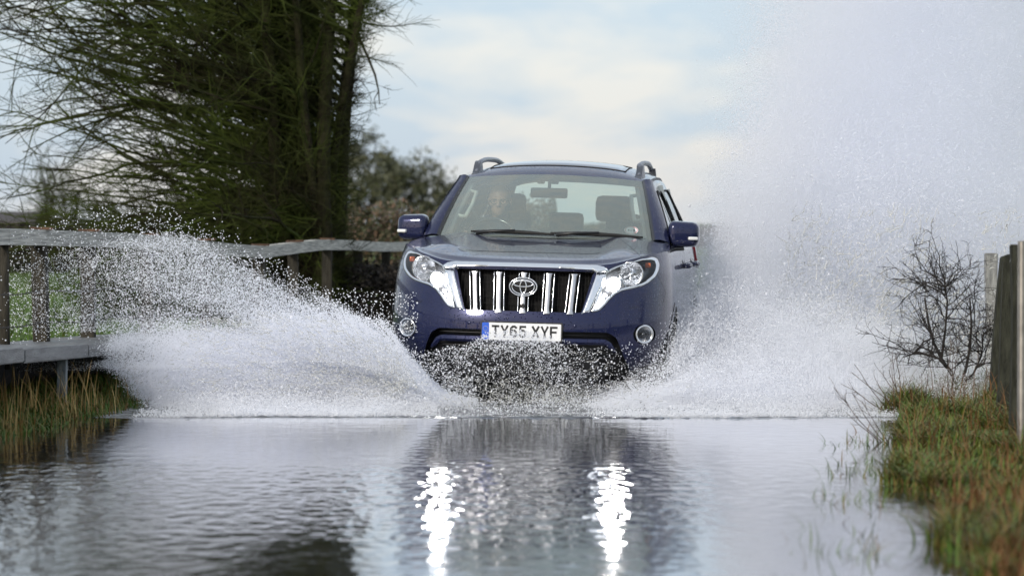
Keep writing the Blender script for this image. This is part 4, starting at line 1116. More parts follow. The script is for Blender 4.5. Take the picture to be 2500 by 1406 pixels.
# cabin sides: one sheet per side with window openings
def cab(y, h, sg):
    y = np.asarray(y, float); h = np.asarray(h, float)
    w = np.clip((y - 2.16) / (ROOF_YR - 2.16), 0, 1); top = roof(np.ones_like(w), w)
    xb = np.interp(y, [1.5, 2.2, 3.6, 4.55], [.868, .874, .872, .845]); zb = np.interp(y, [1.5, 2.5, 4.6], [1.25, 1.258, 1.278])
    f = h
    x = xb + (top[..., 0] - xb) * (f ** 1.25) ; z = zb + (top[..., 2] - zb) * f
    return np.stack([sg * x, y, z], -1)
HS = .46
def build_cab(sg):
    yA = lambda h: 1.53 + .66 * h ** 1.05
    fr = [(yA(h), h * HS) for h in np.linspace(0, 1, 16)]
    outer = fr + [(y, HS) for y in np.linspace(2.25, ROOF_YR - .06, 24)] + [(ROOF_YR + .10 - .16 * h, h * HS) for h in np.linspace(.97, 0, 10)] + [(y, 0) for y in np.linspace(4.6, 1.6, 34)]
    win = [rounded([(1.63, .022), (1.78, .17), (2.02, .318), (2.20, .388), (2.68, .400), (2.68, .022)], .03, 5),
           rounded([(2.79, .022), (2.79, .400), (3.66, .400), (3.74, .33), (3.70, .022)], .03, 5),
           rounded([(3.86, .03), (3.86, .392), (4.32, .375), (4.42, .31), (4.40, .03)], .04, 5)]
    wd = [dense(w_, .03) for w_ in win]
    blk = dense(rounded([(1.575, .006), (1.735, .18), (2.0, .340), (2.19, .408), (3.70, .420), (4.42, .405), (4.50, .30), (4.48, .006)], .02, 4), .03)
    gx, gz = np.meshgrid(np.arange(1.5, 4.7, .05), np.arange(0, HS, .03)); g = np.column_stack([gx.ravel(), gz.ravel()])
    g = g[inside(g, outer)]; g = g[(pdist(g, outer) > .015) & (pdist(g, blk) > .012)]
    for w_ in wd: g = g[~inside(g, w_)]; g = g[pdist(g, w_) > .013]
    keep = lambda c: inside(c, outer) & ~np.any([inside(c, h) for h in wd], axis=0)
    P, F = triang([(outer, True), (blk, True)] + [(h, True) for h in wd], g, keep)
    V = cab(P[:, 0], P[:, 1] / HS, sg)
    c = P[F].mean(1)
    blackm = inside(c, blk)
    nn = np.cross(V[F[:, 1]] - V[F[:, 0]], V[F[:, 2]] - V[F[:, 0]]); fl = nn[:, 0] * sg < 0; F[fl] = F[fl][:, ::-1]
    o = obj('cabin_side', V, F, None, car, mats=[m_paint, m_gloss], fm=blackm.astype(int))
    for k, w_ in enumerate(wd):
        g = np.column_stack([gx.ravel(), gz.ravel()]); g = g[inside(g, w_)]; g = g[pdist(g, w_) > .02]
        P, F = triang([(w_, True)], g, lambda c: inside(c, w_)); V = cab(P[:, 0], P[:, 1] / HS, sg); V[:, 0] -= sg * .006
        nn = np.cross(V[F[:, 1]] - V[F[:, 0]], V[F[:, 2]] - V[F[:, 0]]); fl = nn[:, 0] * sg < 0; F[fl] = F[fl][:, ::-1]
        obj('side_window', V, F, m_sideg, car)
        mb = MB(); q = [tuple(cab(np.array(a), np.array(b / HS), sg) + np.array([sg * .002, 0, 0])) for a, b in w_]
        mb.tube(q + [q[0]], .006, k=6, caps=False); mb.build('window_seal', m_rubber, o)
    # windscreen pillar, lofted from the glass edge round to the cabin side
    n = 20; V = []
    for i in range(n):
        h = i / (n - 1); a = ws(sg * 1.0, h); b = cab(np.array(yA(h)), np.array(h), sg); 
        m1 = a * .62 + b * .38 + np.array([sg * .012, -.030, .018]); m2 = a * .25 + b * .75 + np.array([sg * .016, -.016, .010])
        V += [tuple(a + np.array([0, .006, -.004])), tuple(a + np.array([sg * .003, -.006, .004])), tuple(a * .85 + b * .15 + np.array([sg * .004, -.020, .014])), tuple(m1), tuple(m2), tuple(b)]
    k = 6
    F = [(k * i + j, k * i + j + 1, k * i + k + j + 1, k * i + k + j) for i in range(n - 1) for j in range(k - 1)]
    fm = [1 if j < 2 else 0 for i in range(n - 1) for j in range(k - 1)]
    if sg < 0: F = [f[::-1] for f in F]
    obj('windscreen_pillar', V, F, None, car, mats=[m_paint, m_gloss], fm=fm)
build_cab(1); build_cab(-1)
# tailgate with rear glass, closing the shell at the back
n = 25; us = np.linspace(-1, 1, n)
rows = []
for f in np.linspace(0, 1, 12):
    top = roof(us, 1.0); bot = np.stack([us * .86, 4.76 - .05 * us ** 2, np.full(n, 1.275)], -1)
    r = top * (1 - f) + bot * f; r[:, 1] += .05 * math.sin(math.pi * f); rows.append(r)
rows = np.array(rows)
idx = np.arange(12 * n).reshape(12, n); F = []; G_ = []
for i in range(11):
    for j in range(n - 1):
        (G_ if 1 <= i <= 9 and 3 <= j <= n - 5 else F).append((idx[i, j], idx[i, j + 1], idx[i + 1, j + 1], idx[i + 1, j]))
tg = obj('tailgate', rows.reshape(-1, 3), [f[::-1] for f in F], m_paint, car)
obj('rear_window', rows.reshape(-1, 3), [f[::-1] for f in G_], glass_mat('rear_glass', (.62, .70, .68), 1.0), car)
mb = MB(); A = np.array([roof(u, 1.0) + np.array([0, 0, .012]) for u in np.linspace(-.9, .9, 20)]); B = A + np.array([0, .20, -.035]); C_ = B + np.array([0, -.02, -.03])
mb.add(np.concatenate([A, B, C_]), [(i, i + 1, 20 + i + 1, 20 + i) for i in range(19)] + [(20 + i, 21 + i, 41 + i, 40 + i) for i in range(19)]); mb.build('rear_spoiler', m_paint, car)
for sg in (1, -1):
    tl = xz([])
    s0, s1 = LS - .02, LS + .22
    patch('tail_lamp', [(sg * (s0 + .05), 1.08), (sg * s1, 1.04), (sg * s1, 1.25), (sg * (s0 + .02), 1.24)][::sg], mat('tail_lamp_red', (.35, .012, .015), rough=.1, coat=1), car, .012, .02, step=.03)
# shelf between belt and cabin side, rear deck edge
for sg in (1, -1):
    ys = np.linspace(1.5, 4.6, 40); A = np.array([shell(np.array(sg * float(S_of_y(np.array(min(y, 4.28)), np.array(1.25)))), np.array(float(zt(min(LF + y - BF, LS))))) for y in ys]); A[:, 1] = ys
    B = np.array([cab(np.array(y), np.array(0.), sg) for y in ys]); A[:, 2] += .001
    mb = MB(); mb.add(np.concatenate([A, B]), [(i, i + 1, 40 + i + 1, 40 + i) for i in range(39)]); mb.build('waist_moulding', m_dark, car)

# ---- front: grille
gr = empty('grille'); gr.parent = car
# recessed mesh panel
def sunk(name, outline, depth, m, parent, step=.02, wall=True):
    ol = dense(outline, step); A = np.array(ol); lo, hi = A.min(0), A.max(0)
    gx, gz = np.meshgrid(np.arange(lo[0], hi[0], step), np.arange(lo[1], hi[1], step)); g = np.column_stack([gx.ravel(), gz.ravel()]); g = g[inside(g, ol)]; g = g[pdist(g, ol) > step * .5]
    P, F = triang([(ol, True)], g, lambda c: inside(c, ol)); V0 = shell(P[:, 0], P[:, 1]); V = V0 + np.array([0, depth, 0]) if np.isscalar(depth) else V0 + depth
    nn = np.cross(V[F[:, 1]] - V[F[:, 0]], V[F[:, 2]] - V[F[:, 0]]); fl = nn[:, 1] > 0; F[fl] = F[fl][:, ::-1]
    V = list(map(tuple, V)); Fl = [tuple(f) for f in F]
    if wall:
        E_ = shell(A[:, 0], A[:, 1]); k = len(ol); n0 = len(V)
        dv = np.array([0, depth, 0]) if np.isscalar(depth) else depth
        V += list(map(tuple, E_)) + list(map(tuple, E_ + dv)); Fl += [(n0 + i, n0 + (i + 1) % k, n0 + k + (i + 1) % k, n0 + k + i) for i in range(k)]
    return autosmooth(obj(name, V, Fl, m, parent), 40)
sunk('grille_panel', GRs, .085, mat('grille_black', (.004, .004, .004), rough=.7, spec=.2), gr)
mb = MB()
for x in np.arange(-.44, .445, .0215):
    zlo = .80; zhi = 1.05
    if abs(x) > .40: zlo = .80 + (abs(x) - .39) / .06 * .22
    P = []
    for z in np.linspace(zlo, zhi, 8): 
        p = shell(S_of_x(np.array(x), np.array(z)), np.array(z)); P.append((p[0], p[1] + .046, p[2]))
    mb.tube(P, .0022, k=4)
for z in (.84, .885, .93, .975, 1.02):
    hw = .385 + (z - .793) * .24 - .01; P = []
    for x in np.linspace(-hw, hw, 24):
        p = shell(S_of_x(np.array(x), np.array(z)), np.array(z)); P.append((p[0], p[1] + .052, p[2]))
    mb.tube(P, .0025, k=4)
mb.build('grille_mesh', mat('grille_mesh_black', (.006, .006, .006), rough=.5, spec=.2), gr)
TB = xz([(.541, 1.058), (.536, 1.072), (.512, 1.094), (.468, 1.104), (.22, 1.106), (0, 1.106), (-.22, 1.106), (-.468, 1.104), (-.512, 1.094), (-.536, 1.072), (-.541, 1.058), (-.468, 1.052), (-.442, 1.067), (-.22, 1.073), (0, 1.074), (.22, 1.073), (.442, 1.067), (.468, 1.052)])
patch('chrome_bar', TB, m_bright, gr, lambda P: .004 + .020 * np.clip((1.106 - P[:, 1]) / .034, 0, 1), .06, .006, .006, .006)
for f in (lambda l: l, mir):
    patch('chrome_bar', f(xz([(.468, 1.047), (.529, 1.050), (.512, .985), (.478, .90), (.438, .797), (.386, .787), (.425, .90)])), m_chrome, gr, .004, .05, .010, .014, .006)
def slat(xt, xb):
    mb = MB(); sl = empty('grille_slat'); sl.parent = gr
    def pos(u, z, dy):
        t = (1.045 - z) / .26; x = xt + (xb - xt) * t + u; p = shell(S_of_x(np.array(x), np.array(z)), np.array(z)); return (p[0], p[1] + dy, p[2])
    zs = np.linspace(1.046, .783, 22)
    def ribbon(u0, u1, prof):
        n = len(zs); V = []
        for z in zs:
            e = .010 * max(0, 1 - abs(z - 1.046) / .016) + .012 * max(0, 1 - abs(z - .783) / .022)
            a, b2 = u0(e), u1(e)
            for uu_, dd in prof: V.append(pos(a + (b2 - a) * uu_, z, dd))
        k = len(prof)
        F = [(k * i + j, k * i + j + 1, k * i + k + j + 1, k * i + k + j) for i in range(n - 1) for j in range(k - 1)]; F += [tuple(range(k)), tuple((n - 1) * k + j for j in range(k))[::-1]]
        return V, F
    V, F = ribbon(lambda e: -.0165 - e, lambda e: .0165 + e, [(0, .05), (0, .004), (.12, -.008), (.5, -.011), (.88, -.008), (1, .004), (1, .05)])
    autosmooth(obj('slat_face', V, F, m_satin, sl), 40)
    for s_ in (-1, 1):
        V, F = ribbon(lambda e: s_ * .0335 - .0035, lambda e: s_ * .0335 + .0035, [(0, .05), (0, .012), (.5, .006), (1, .012), (1, .05)])
        obj('slat_edge', V, F, m_chrome, sl)
    return sl
for xt, xb in ((-.331, -.312), (-.1655, -.159), (0, 0), (.1655, .159), (.331, .312)): last = slat(xt, xb)
# maker's emblem: three ellipses on a dark oval
em = empty('emblem'); em.parent = gr
ye = float(shell(np.array(.001), np.array(.954))[1]) - .016
mb = MB(); mb.lathe([(0, .006), (.6, .005), (.95, .001), (1, -.03)], (0, ye, .954), (0, -1, 0), 48, sx=.092, sz=.062)
mb.V = [(x, y if True else y, z) for x, y, z in mb.V]
mb.build('emblem_plate', mat('emblem_black', (.006, .006, .007), rough=.55, spec=.25), em)
def ell(cx, cz, rx, rz, r, n=56): return [(cx + rx * math.cos(t), ye - .008, cz + rz * math.sin(t)) for t in np.linspace(0, 2 * math.pi, n + 1)]
mb = MB(); mb.tube(ell(0, .954, .0895, .0600, 0), .0048, k=8, caps=False); mb.tube(ell(0, .954, .0735, .0475, 0), .0040, k=8, caps=False)
mb.tube(ell(0, .9735, .064, .0190, 0), .0044, k=8, caps=False); mb.tube(ell(0, .9545, .0205, .0420, 0), .0044, k=8, caps=False)
mb.build('emblem_rings', m_chrome, em)
mb = MB(); p = shell(np.array(0.), np.array(.828)); mb.lathe([(.0, .012), (.008, .0115), (.014, .012), (.017, .010), (.017, 0)], (0, p[1] - .002, .828), (0, -1, 0), 24); mb.build('front_camera', m_gloss, gr)

# ---- lower intake, lip bar, skid plate
sunk('lower_intake', INs, .14, m_dark, car, .04)
def lipz(x): return 0
LIP = rounded([(-.545, .622), (.545, .622), (.585, .600), (.625, .535), (.60, .530), (.545, .585), (-.545, .585), (-.60, .530), (-.625, .535), (-.585, .600)], .012, 3)
patch('lower_lip', xz(LIP), m_paint, car, -.004, .05, .010, .015, .014)
patch('skid_plate', xz([(-.48, .50), (.48, .50), (.55, .40), (.52, .32), (-.52, .32), (-.55, .40)]), m_dark, car, .0, .05, .01, .02, .03)
for z in (.645, .56, .53):
    mb = MB(); hw = .56 if z > .6 else .58; P = []
    for x in np.linspace(-hw, hw, 30):
        p = shell(S_of_x(np.array(x), np.array(z)), np.array(z)); P.append((p[0], p[1] + .05, p[2]))
    mb.tube(P, .006, k=6); mb.build('intake_bar', m_dark, car)
# parking sensors
for x, z in ((.35, .70), (-.35, .70)):
    z_ = .708; p = shell(S_of_x(np.array(x), np.array(z_)), np.array(z_)); nn = shell_n(S_of_x(np.array(x), np.array(z_)), np.array(z_))
    mb = MB(); mb.lathe([(0, .002), (.011, .002), (.0125, 0)], p, nn, 20); mb.build('parking_sensor', m_paint, car)

# ---- number plate
npd = empty('number_plate', (0, float(shell(np.array(0.001), np.array(.66))[1]) - .012, .660), (0, 0, 0)); npd.parent = car
def plate_rect(x0, x1, z0, z1, y, r=.008):
    return [(x, y, z) for x, z in rounded([(x0, z0), (x1, z0), (x1, z1), (x0, z1)], r, 4)]
def slab(name, pts, th, m, parent):
    n = len(pts); V = pts + [(x, y + th, z) for x, y, z in pts]
    return obj(name, V, [tuple(range(n)), tuple(range(2 * n - 1, n - 1, -1))] + [(i, n + i, n + (i + 1) % n, (i + 1) % n) for i in range(n)], m, parent, smooth=False)
slab('plate_frame', plate_rect(-.268, .268, -.064, .064, .002), .03, m_dark, npd)
m_plate = mat('reflective_white_plate', (.74, .75, .76), rough=.35, var=.05, vscale=60)
slab('plate_face', plate_rect(-.26, .26, -.0555, .0555, -.003), .006, m_plate, npd)
m_band = mat('blue_plate_band', (.015, .10, .55), rough=.35); m_ink = mat('plate_black', (.008, .008, .009), rough=.4)
slab('country_band', plate_rect(-.26, -.214, -.0555, .0555, -.0045, .006), .003, m_band, npd)
GLY = {'T': [[(0, 1), (1, 1)], [(.5, 1), (.5, 0)]], 'Y': [[(0, 1), (.5, .45), (1, 1)], [(.5, .45), (.5, 0)]],
       '6': [[(.92, .90), (.70, 1), (.35, 1), (.08, .85), (0, .6), (0, .3), (.1, .1), (.35, 0), (.65, 0), (.9, .1), (1, .3), (.9, .5), (.65, .6), (.35, .6), (.05, .46)]],
       '5': [[(.93, 1), (.1, 1), (.06, .56), (.35, .63), (.65, .62), (.9, .52), (1, .32), (.9, .1), (.65, 0), (.35, 0), (.05, .12)]],
       'X': [[(0, 1), (1, 0)], [(1, 1), (0, 0)]], 'F': [[(0, 0), (0, 1), (1, 1)], [(0, .53), (.85, .53)]],
       'G': [[(1, .85), (.75, 1), (.3, 1), (0, .75), (0, .25), (.3, 0), (.75, 0), (1, .2), (1, .48), (.55, .48)]],
       'B': [[(0, 0), (0, 1), (.65, 1), (.95, .8), (.65, .53), (0, .53)], [(.65, .53), (1, .27), (.65, 0), (0, 0)]],
       '1': [[(.2, .8), (.5, 1), (.5, 0)]], '2': [[(0, .8), (.25, 1), (.75, 1), (1, .75), (.9, .5), (0, 0), (1, 0)]], '4': [[(.75, 0), (.75, 1), (0, .32), (1, .32)]]}
def glyph(mb, ch, x0, z0, w, h, st, y):
    """flat-ended strokes as thin boxes"""
    for line in GLY[ch]:
        P = [np.array((x0 + st / 2 + a * (w - st), z0 + st / 2 + b * (h - st))) for a, b in line]
        n = len(P); Lft = []; Rgt = []
        for i in range(n):
            d0 = P[i] - P[i - 1] if i > 0 else P[1] - P[0]; d1 = P[i + 1] - P[i] if i < n - 1 else P[n - 1] - P[n - 2]
            d0 = d0 / np.linalg.norm(d0); d1 = d1 / np.linalg.norm(d1); t = d0 + d1; t /= np.linalg.norm(t); nrm = np.array((-t[1], t[0])); c = max(.55, abs(nrm @ np.array((-d0[1], d0[0]))))
            e = (-d0 * st / 2 if i == 0 else d1 * st / 2 if i == n - 1 else 0)
            Lft.append(P[i] + nrm * st / 2 / c + e); Rgt.append(P[i] - nrm * st / 2 / c + e)
        V = [(p[0], y, p[1]) for p in Lft] + [(p[0], y, p[1]) for p in Rgt]; V += [(a, b + .0012, c) for a, b, c in V]
        F = []
        for i in range(n - 1): F += [(i, i + 1, n + i + 1, n + i), (2 * n + i, 3 * n + i, 3 * n + i + 1, 2 * n + i + 1)]
        mb.add(V, F)
mb = MB(); x = -.196
for ch in 'TY65 XYF':
    if ch == ' ': x += .026; continue
    glyph(mb, ch, x, -.0395, .050, .079, .0135, -.0046); x += .0595
mb.build('plate_lettering', m_ink, npd, smooth=False)
mb = MB(); glyph(mb, 'G', -.250, -.044, .011, .016, .003, -.0060); glyph(mb, 'B', -.237, -.044, .010, .016, .003, -.0060); mb.build('country_letters', m_plate, npd, smooth=False)
mb = MB()
for k in range(12):
    a = 2 * math.pi * k / 12; mb.box((-.237 + .0155 * math.cos(a), -.0052, .016 + .0155 * math.sin(a)), (.0035, .001, .0035))
mb.build('star_ring', mat('dull_yellow', (.45, .38, .10), rough=.5), npd, smooth=False)

# ---- headlights
def headlight(sg):
    hl = empty('headlight'); hl.parent = car
    f = (lambda l: l) if sg > 0 else mir
    H = f(HLs)
    sunk('lamp_bowl', H, np.array([0., .085, 0.]), m_lampin, hl, .02)
    def P3(x, z, dy): 
        p = shell(S_of_x(np.array(x), np.array(z)), np.array(z)); return (sg * p[0], p[1] + dy, p[2])
    # chrome surround, wide along the bottom and the outer end
    c = np.array(HLs); cm = c.mean(0)
    A = np.array(HL); nrm = np.roll(A, -1, 0) - np.roll(A, 1, 0); nrm = np.column_stack([-nrm[:, 1], nrm[:, 0]]); nrm /= np.linalg.norm(nrm, axis=1, keepdims=True) + 1e-9
    ctr = np.array([(.66, 1.05)]) 
    wdt = np.where((A[:, 0] > .80), .020, np.where(A[:, 1] < .99 + (A[:, 0] - .5) * .08, .017, .011))
    test = A + nrm * .004; inn = inside(test, HL); nrm[~inn] *= -1
    I = A + nrm * wdt[:, None]
    n = len(A); V = []; 
    for q in range(n):
        for (pt, dy) in ((A[q], .03), (A[q], -.002), (A[q] * .7 + I[q] * .3, -.006), (A[q] * .3 + I[q] * .7, -.004), (I[q], .004), (I[q], .035)): V.append(P3(pt[0], pt[1], dy))
    k = 6; F = [(k * i + j, k * i + j + 1, k * ((i + 1) % n) + j + 1, k * ((i + 1) % n) + j) for i in range(n) for j in range(k - 1)]
    autosmooth(obj('chrome_surround', V, F, m_chrome, hl), 60)
    # main reflector, facing forward
    mb = MB(); c = P3(.690, 1.055, .02)
    prof = [(.074 * t, -.055 * (1 - t * t)) for t in np.linspace(.08, 1, 14)]
    mb.lathe(prof, (c[0], c[1] - .0, c[2]), (0, -1, 0), 36); mb.lathe([(.074, 0), (.080, .004), (.082, -.01)], c, (0, -1, 0), 36)
    mb.build('reflector', m_refl, hl)
    mb = MB(); mb.lathe([(0, .02), (.010, .018), (.014, .008), (.015, -.05)], (c[0], c[1] + .015, c[2]), (0, -1, 0), 18); mb.build('bulb_cap', m_chrome, hl)
    # projector: bezel and lit lens
    c = P3(.585, .986, .010); mb = MB(); mb.lathe([(.052, -.05), (.052, .006), (.047, .011), (.0415, .006), (.041, -.02)], c, (0, -1, 0), 32); mb.build('projector_bezel', m_chrome, hl)
    mb = MB(); mb.lathe([(0, .008), (.014, .0065), (.028, .002), (.040, -.005)], c, (0, -1, 0), 28); mb.build('lit_lens', m_beam, hl)
    # daytime lamps
    for x, z in ((.531, .911), (.513, .883), (.496, .855), (.478, .828)):
        c = P3(x, z, .006); mb = MB(); mb.lathe([(0, .004), (.009, .003), (.0125, -.002), (.0125, -.02)], c, (0, -1, 0), 20); mb.build('daytime_led', m_led, hl)
    # eyebrow bar between the two bowls
    mb = MB(); mb.tube([P3(.55, 1.020, .012), P3(.60, 1.030, .010), P3(.635, 1.012, .010), P3(.66, .975, .010), P3(.668, .963, .012)], .0055, k=8); mb.build('lamp_brow', m_chrome, hl)
    mb = MB(); c = P3(.79, 1.11, .035); mb.box(c, (.038, .03, .035), bev=.008); mb.build('indicator', m_amber, hl)
    patch('lens', H, m_lens, hl, -.0015, 0, 0, .01, .02)
    # black strip painted as the shadow in the gap round the lamp
    mb = MB(); strip(mb, H, .006, .0014, closed=True); mb.build('lamp_gap_shade', m_gloss, hl)
    return hl
headlight(1); headlight(-1)
def fog(sg):
    fg = empty('fog_lamp'); fg.parent = car
    f = (lambda l: l) if sg > 0 else mir
    sunk('fog_bowl', f(FOGs), .06, m_gloss, fg, .02)
    p = shell(S_of_x(np.array(.788), np.array(.658)), np.array(.658)); c = (sg * p[0], p[1], .658); ax = Vector((sg * .42, -1, 0)).normalized()
    mb = MB(); mb.lathe([(.064, -.04), (.064, .004), (.059, .010), (.050, .006), (.047, -.012)], c, ax, 36); mb.build('chrome_ring', m_chrome, fg)
    mb = MB(); mb.lathe([(.048 * t, -.045 * (1 - t * t)) for t in np.linspace(.05, 1, 10)], c, ax, 28); mb.build('reflector', m_refl, fg)
    mb = MB(); mb.lathe([(0, -.012), (.010, -.014), (.012, -.04)], c, ax, 16); mb.build('bulb_cap', m_lampin, fg)
    mb = MB(); mb.lathe([(0, .008), (.02, .007), (.035, .004), (.048, -.001)], c, ax, 28); mb.build('lens', m_lens, fg)
fog(1); fog(-1)

# ---- mirrors, wipers
def mirror(sg):
    mr = empty('wing_mirror'); mr.parent = car
    bm = bmesh.new(); bmesh.ops.create_cube(bm, size=1)
    for v in bm.verts:
        s_ = .92 if v.co.y < 0 else 1.0; 
        v.co = Vector((v.co.x * .225 * s_, v.co.y * .16, v.co.z * .195 * s_))
        if v.co.x * sg > 0: v.co.z *= .90; v.co.y += .035
        if v.co.z < 0 and v.co.x * sg < 0: v.co.z += .0
    bmesh.ops.bevel(bm, geom=bm.edges[:], offset=.050, segments=5, affect='EDGES', profile=.55)
    bmesh.ops.translate(bm, vec=(sg * .958, 1.66, 1.318), verts=bm.verts)
    me = bpy.data.meshes.new('housing'); bm.to_mesh(me); bm.free(); me.materials.append(m_paint); me.polygons.foreach_set('use_smooth', [True] * len(me.polygons))
    o = bpy.data.objects.new('housing', me); COL.objects.link(o); o.parent = mr
    mb = MB(); mb.box((sg * .955, 1.745, 1.318), (.19, .012, .155), bev=.004); mb.build('mirror_glass', m_chrome, mr)
    mb = MB(); V = []
    mb.tube([(sg * .845, 1.66, 1.215), (sg * .90, 1.665, 1.222), (sg * .96, 1.67, 1.232)], [.030, .028, .034], k=12, flat=.7); mb.build('mirror_arm', m_gloss, mr)
    mb = MB(); mb.box((sg * 1.026, 1.606, 1.290), (.070, .030, .024), bev=.009, M=Euler((0, 0, sg * .42)).to_matrix().to_4x4()); mb.build('indicator', mat('clear_indicator', (.75, .75, .74), rough=.15, coat=1), mr)
    # black corner sail
    mb = MB(); mb.add([(sg * .872, 1.53, 1.245), (sg * .876, 1.72, 1.252), (sg * .845, 1.70, 1.345), (sg * .860, 1.60, 1.32)], [(0, 1, 2, 3)]); mb.build('mirror_sail', m_gloss, mr)
mirror(1); mirror(-1)
def wiper(u0, u1, piv):
    wp = empty('wiper'); wp.parent = car
    P = [ws(u0 + (u1 - u0) * t, .022 + .012 * math.sin(math.pi * t) + .02 * (1 - t)) + np.array([0, -.022, .014]) for t in np.linspace(0, 1, 16)]
    mb = MB(); mb.tube(P, [.006 + .008 * math.sin(math.pi * t) for t in np.linspace(0, 1, 16)], k=8); mb.build('blade', m_rubber, wp)
    mb = MB(); mb.tube([P[1] + np.array([0, -.012, -.012]), P[4] + np.array([0, -.012, .002]), P[8] + np.array([0, -.008, .010])], [.013, .011, .009], k=8); mb.build('arm', m_dark, wp)
wiper(-.70, .10, -.25); wiper(.06, .92, .55)

# ---- interior
inn = empty('interior'); inn.parent = car
P = roof(RU * .97, np.clip(RW, .03, .97)); P[..., 2] -= .035
gridobj('headlining', P, mat('grey_headlining', (.42, .43, .42), rough=.9, var=.08, vscale=15), inn, True)
mb = MB(); V = []
n = 30
for i, x in enumerate(np.linspace(-.80, .80, n)):
    yb = CW(x) + .04; 
    for dy, z in ((0, 1.235), (.10, 1.255 + .02 * math.exp(-((x + .40) / .22) ** 2)), (.26, 1.255 + .035 * math.exp(-((x + .40) / .2) ** 2)), (.36, 1.20), (.40, .9), (.40, .55)): V.append((x, yb + dy, z))
mb.add(V, [(6 * i + j, 6 * i + j + 1, 6 * i + 7 + j, 6 * i + 6 + j) for i in range(n - 1) for j in range(5)]); mb.build('dashboard', m_trimg, inn)
for sg in (1, -1):
    mb = MB(); ys = np.linspace(1.55, 4.5, 20); V = []
    for y in ys:
        for z, dx in ((.45, .10), (1.0, .09), (1.22, .075), (1.25, .04)): V.append((sg * (.92 - dx), y, z))
    mb.add(V, [(4 * i + j, 4 * i + j + 1, 4 * i + 5 + j, 4 * i + 4 + j) for i in range(19) for j in range(3)]); mb.build('door_trim', m_beige, inn)
    mb = MB(); hp = [ws(sg * .985, v) * np.array([1, 1, 1]) + np.array([-sg * .02, .06, -.02]) for v in np.linspace(.02, .95, 12)]; mb.tube(hp, .028, k=8); mb.build('pillar_trim', m_beige, inn)
    mb = MB(); a = ws(sg * .93, .30) + np.array([0, .10, .0]); b2 = ws(sg * .93, .72) + np.array([0, .10, 0]); off = np.array([-sg * .055, .02, -.01])
    mb.tube([a, a + off, a * .5 + b2 * .5 + off * 1.15, b2 + off, b2], .015, k=8); mb.build('grab_handle', m_beige, inn)
    mb = MB(); mb.tube([(sg * .82, 2.73, 1.22), (sg * .70, 2.73, 1.66)], .05, k=8, flat=.5); mb.tube([(sg * .81, 3.78, 1.22), (sg * .69, 3.78, 1.64)], .055, k=8, flat=.5); mb.build('inner_pillar', m_beige, inn)
mb = MB(); mb.box((0, 3.0, .43), (1.62, 3.1, .05)); mb.build('cabin_floor', m_dark, inn, smooth=False)
def seat(x, y, w, parent, head=True, hh=1.50, name='front_seat'):
    s_ = empty(name); s_.parent = parent
    mb = MB(); mb.box((x, y - .28, .72), (w, .52, .16), bev=.05); mb.build('cushion', m_seat, s_)
    mb = MB(); mb.box((x, y, 1.04), (w, .14, .60), bev=.055, M=Euler((R(-14), 0, 0)).to_matrix().to_4x4()); mb.build('backrest', m_seat, s_)
    if head:
        mb = MB(); mb.box((x, y + .10, hh - .09), (.27, .11, .19), bev=.048, M=Euler((R(-8), 0, 0)).to_matrix().to_4x4()); mb.tube([(x - .05, y + .09, 1.25), (x - .05, y + .10, hh - .1)], .008); mb.tube([(x + .05, y + .09, 1.25), (x + .05, y + .10, hh - .1)], .008); mb.build('headrest', m_seat, s_)
seat(-.38, 2.45, .50, inn, hh=1.575); seat(.40, 2.45, .50, inn, hh=1.575)
rs = empty('rear_seat'); rs.parent = inn
mb = MB(); mb.box((0, 3.30, .98), (1.36, .16, .60), bev=.05, M=Euler((R(-14), 0, 0)).to_matrix().to_4x4()); mb.build('backrest', m_seat, rs)
mb = MB(); mb.box((0, 3.02, .68), (1.36, .5, .16), bev=.05); mb.build('cushion', m_seat, rs)
for x in (-.42, -.02, .42):
    mb = MB(); mb.box((x, 3.40, 1.37), (.26, .10, .16), bev=.04); mb.build('headrest', m_seat, rs)
# steering wheel
sw = empty('steering_wheel', (-.425, 1.86, 1.225), (R(-28), 0, 0)); sw.parent = inn
mb = MB(); mb.tube([(.187 * math.cos(t), 0, .187 * math.sin(t)) for t in np.linspace(0, 2 * math.pi, 41)], .0155, k=10, caps=False); mb.build('rim', m_gloss, sw)
mb = MB(); mb.lathe([(0, -.03), (.06, -.025), (.075, 0), (.06, .04)], (0, 0, -.01), (0, 1, 0), 24); mb.build('hub', m_trimg, sw)
for a in (.12, math.pi - .12, -math.pi / 2):
    mb = MB(); mb.tube([(.05 * math.cos(a), 0, .05 * math.sin(a)), (.18 * math.cos(a), 0, .18 * math.sin(a))], [.02, .014], k=8, flat=.6); mb.build('spoke', m_trimg, sw)
rm = empty('rear_view_mirror'); rm.parent = inn
mb = MB(); mb.box((-.03, 2.02, 1.585), (.265, .03, .072), bev=.014); mb.tube([(-.03, 2.03, 1.60), (-.03, 2.05, 1.68)], .012); mb.build('mirror_shell', m_dark, rm)
mb = MB(); mb.box((-.10, 2.13, 1.665), (.05, .06, .03), bev=.008); mb.box((-.0, 2.13, 1.665), (.05, .06, .03), bev=.008); mb.build('overhead_console', m_trimg, inn)
# seat belt
mb = MB(); V = [(-.68, 2.60, 1.50), (-.66, 2.60, 1.50), (-.54, 2.34, 1.30), (-.50, 2.34, 1.30), (-.34, 2.22, 1.05), (-.30, 2.22, 1.05)]
mb.add(V, [(0, 1, 3, 2), (2, 3, 5, 4)]); mb.build('seat_belt', m_beige, inn)
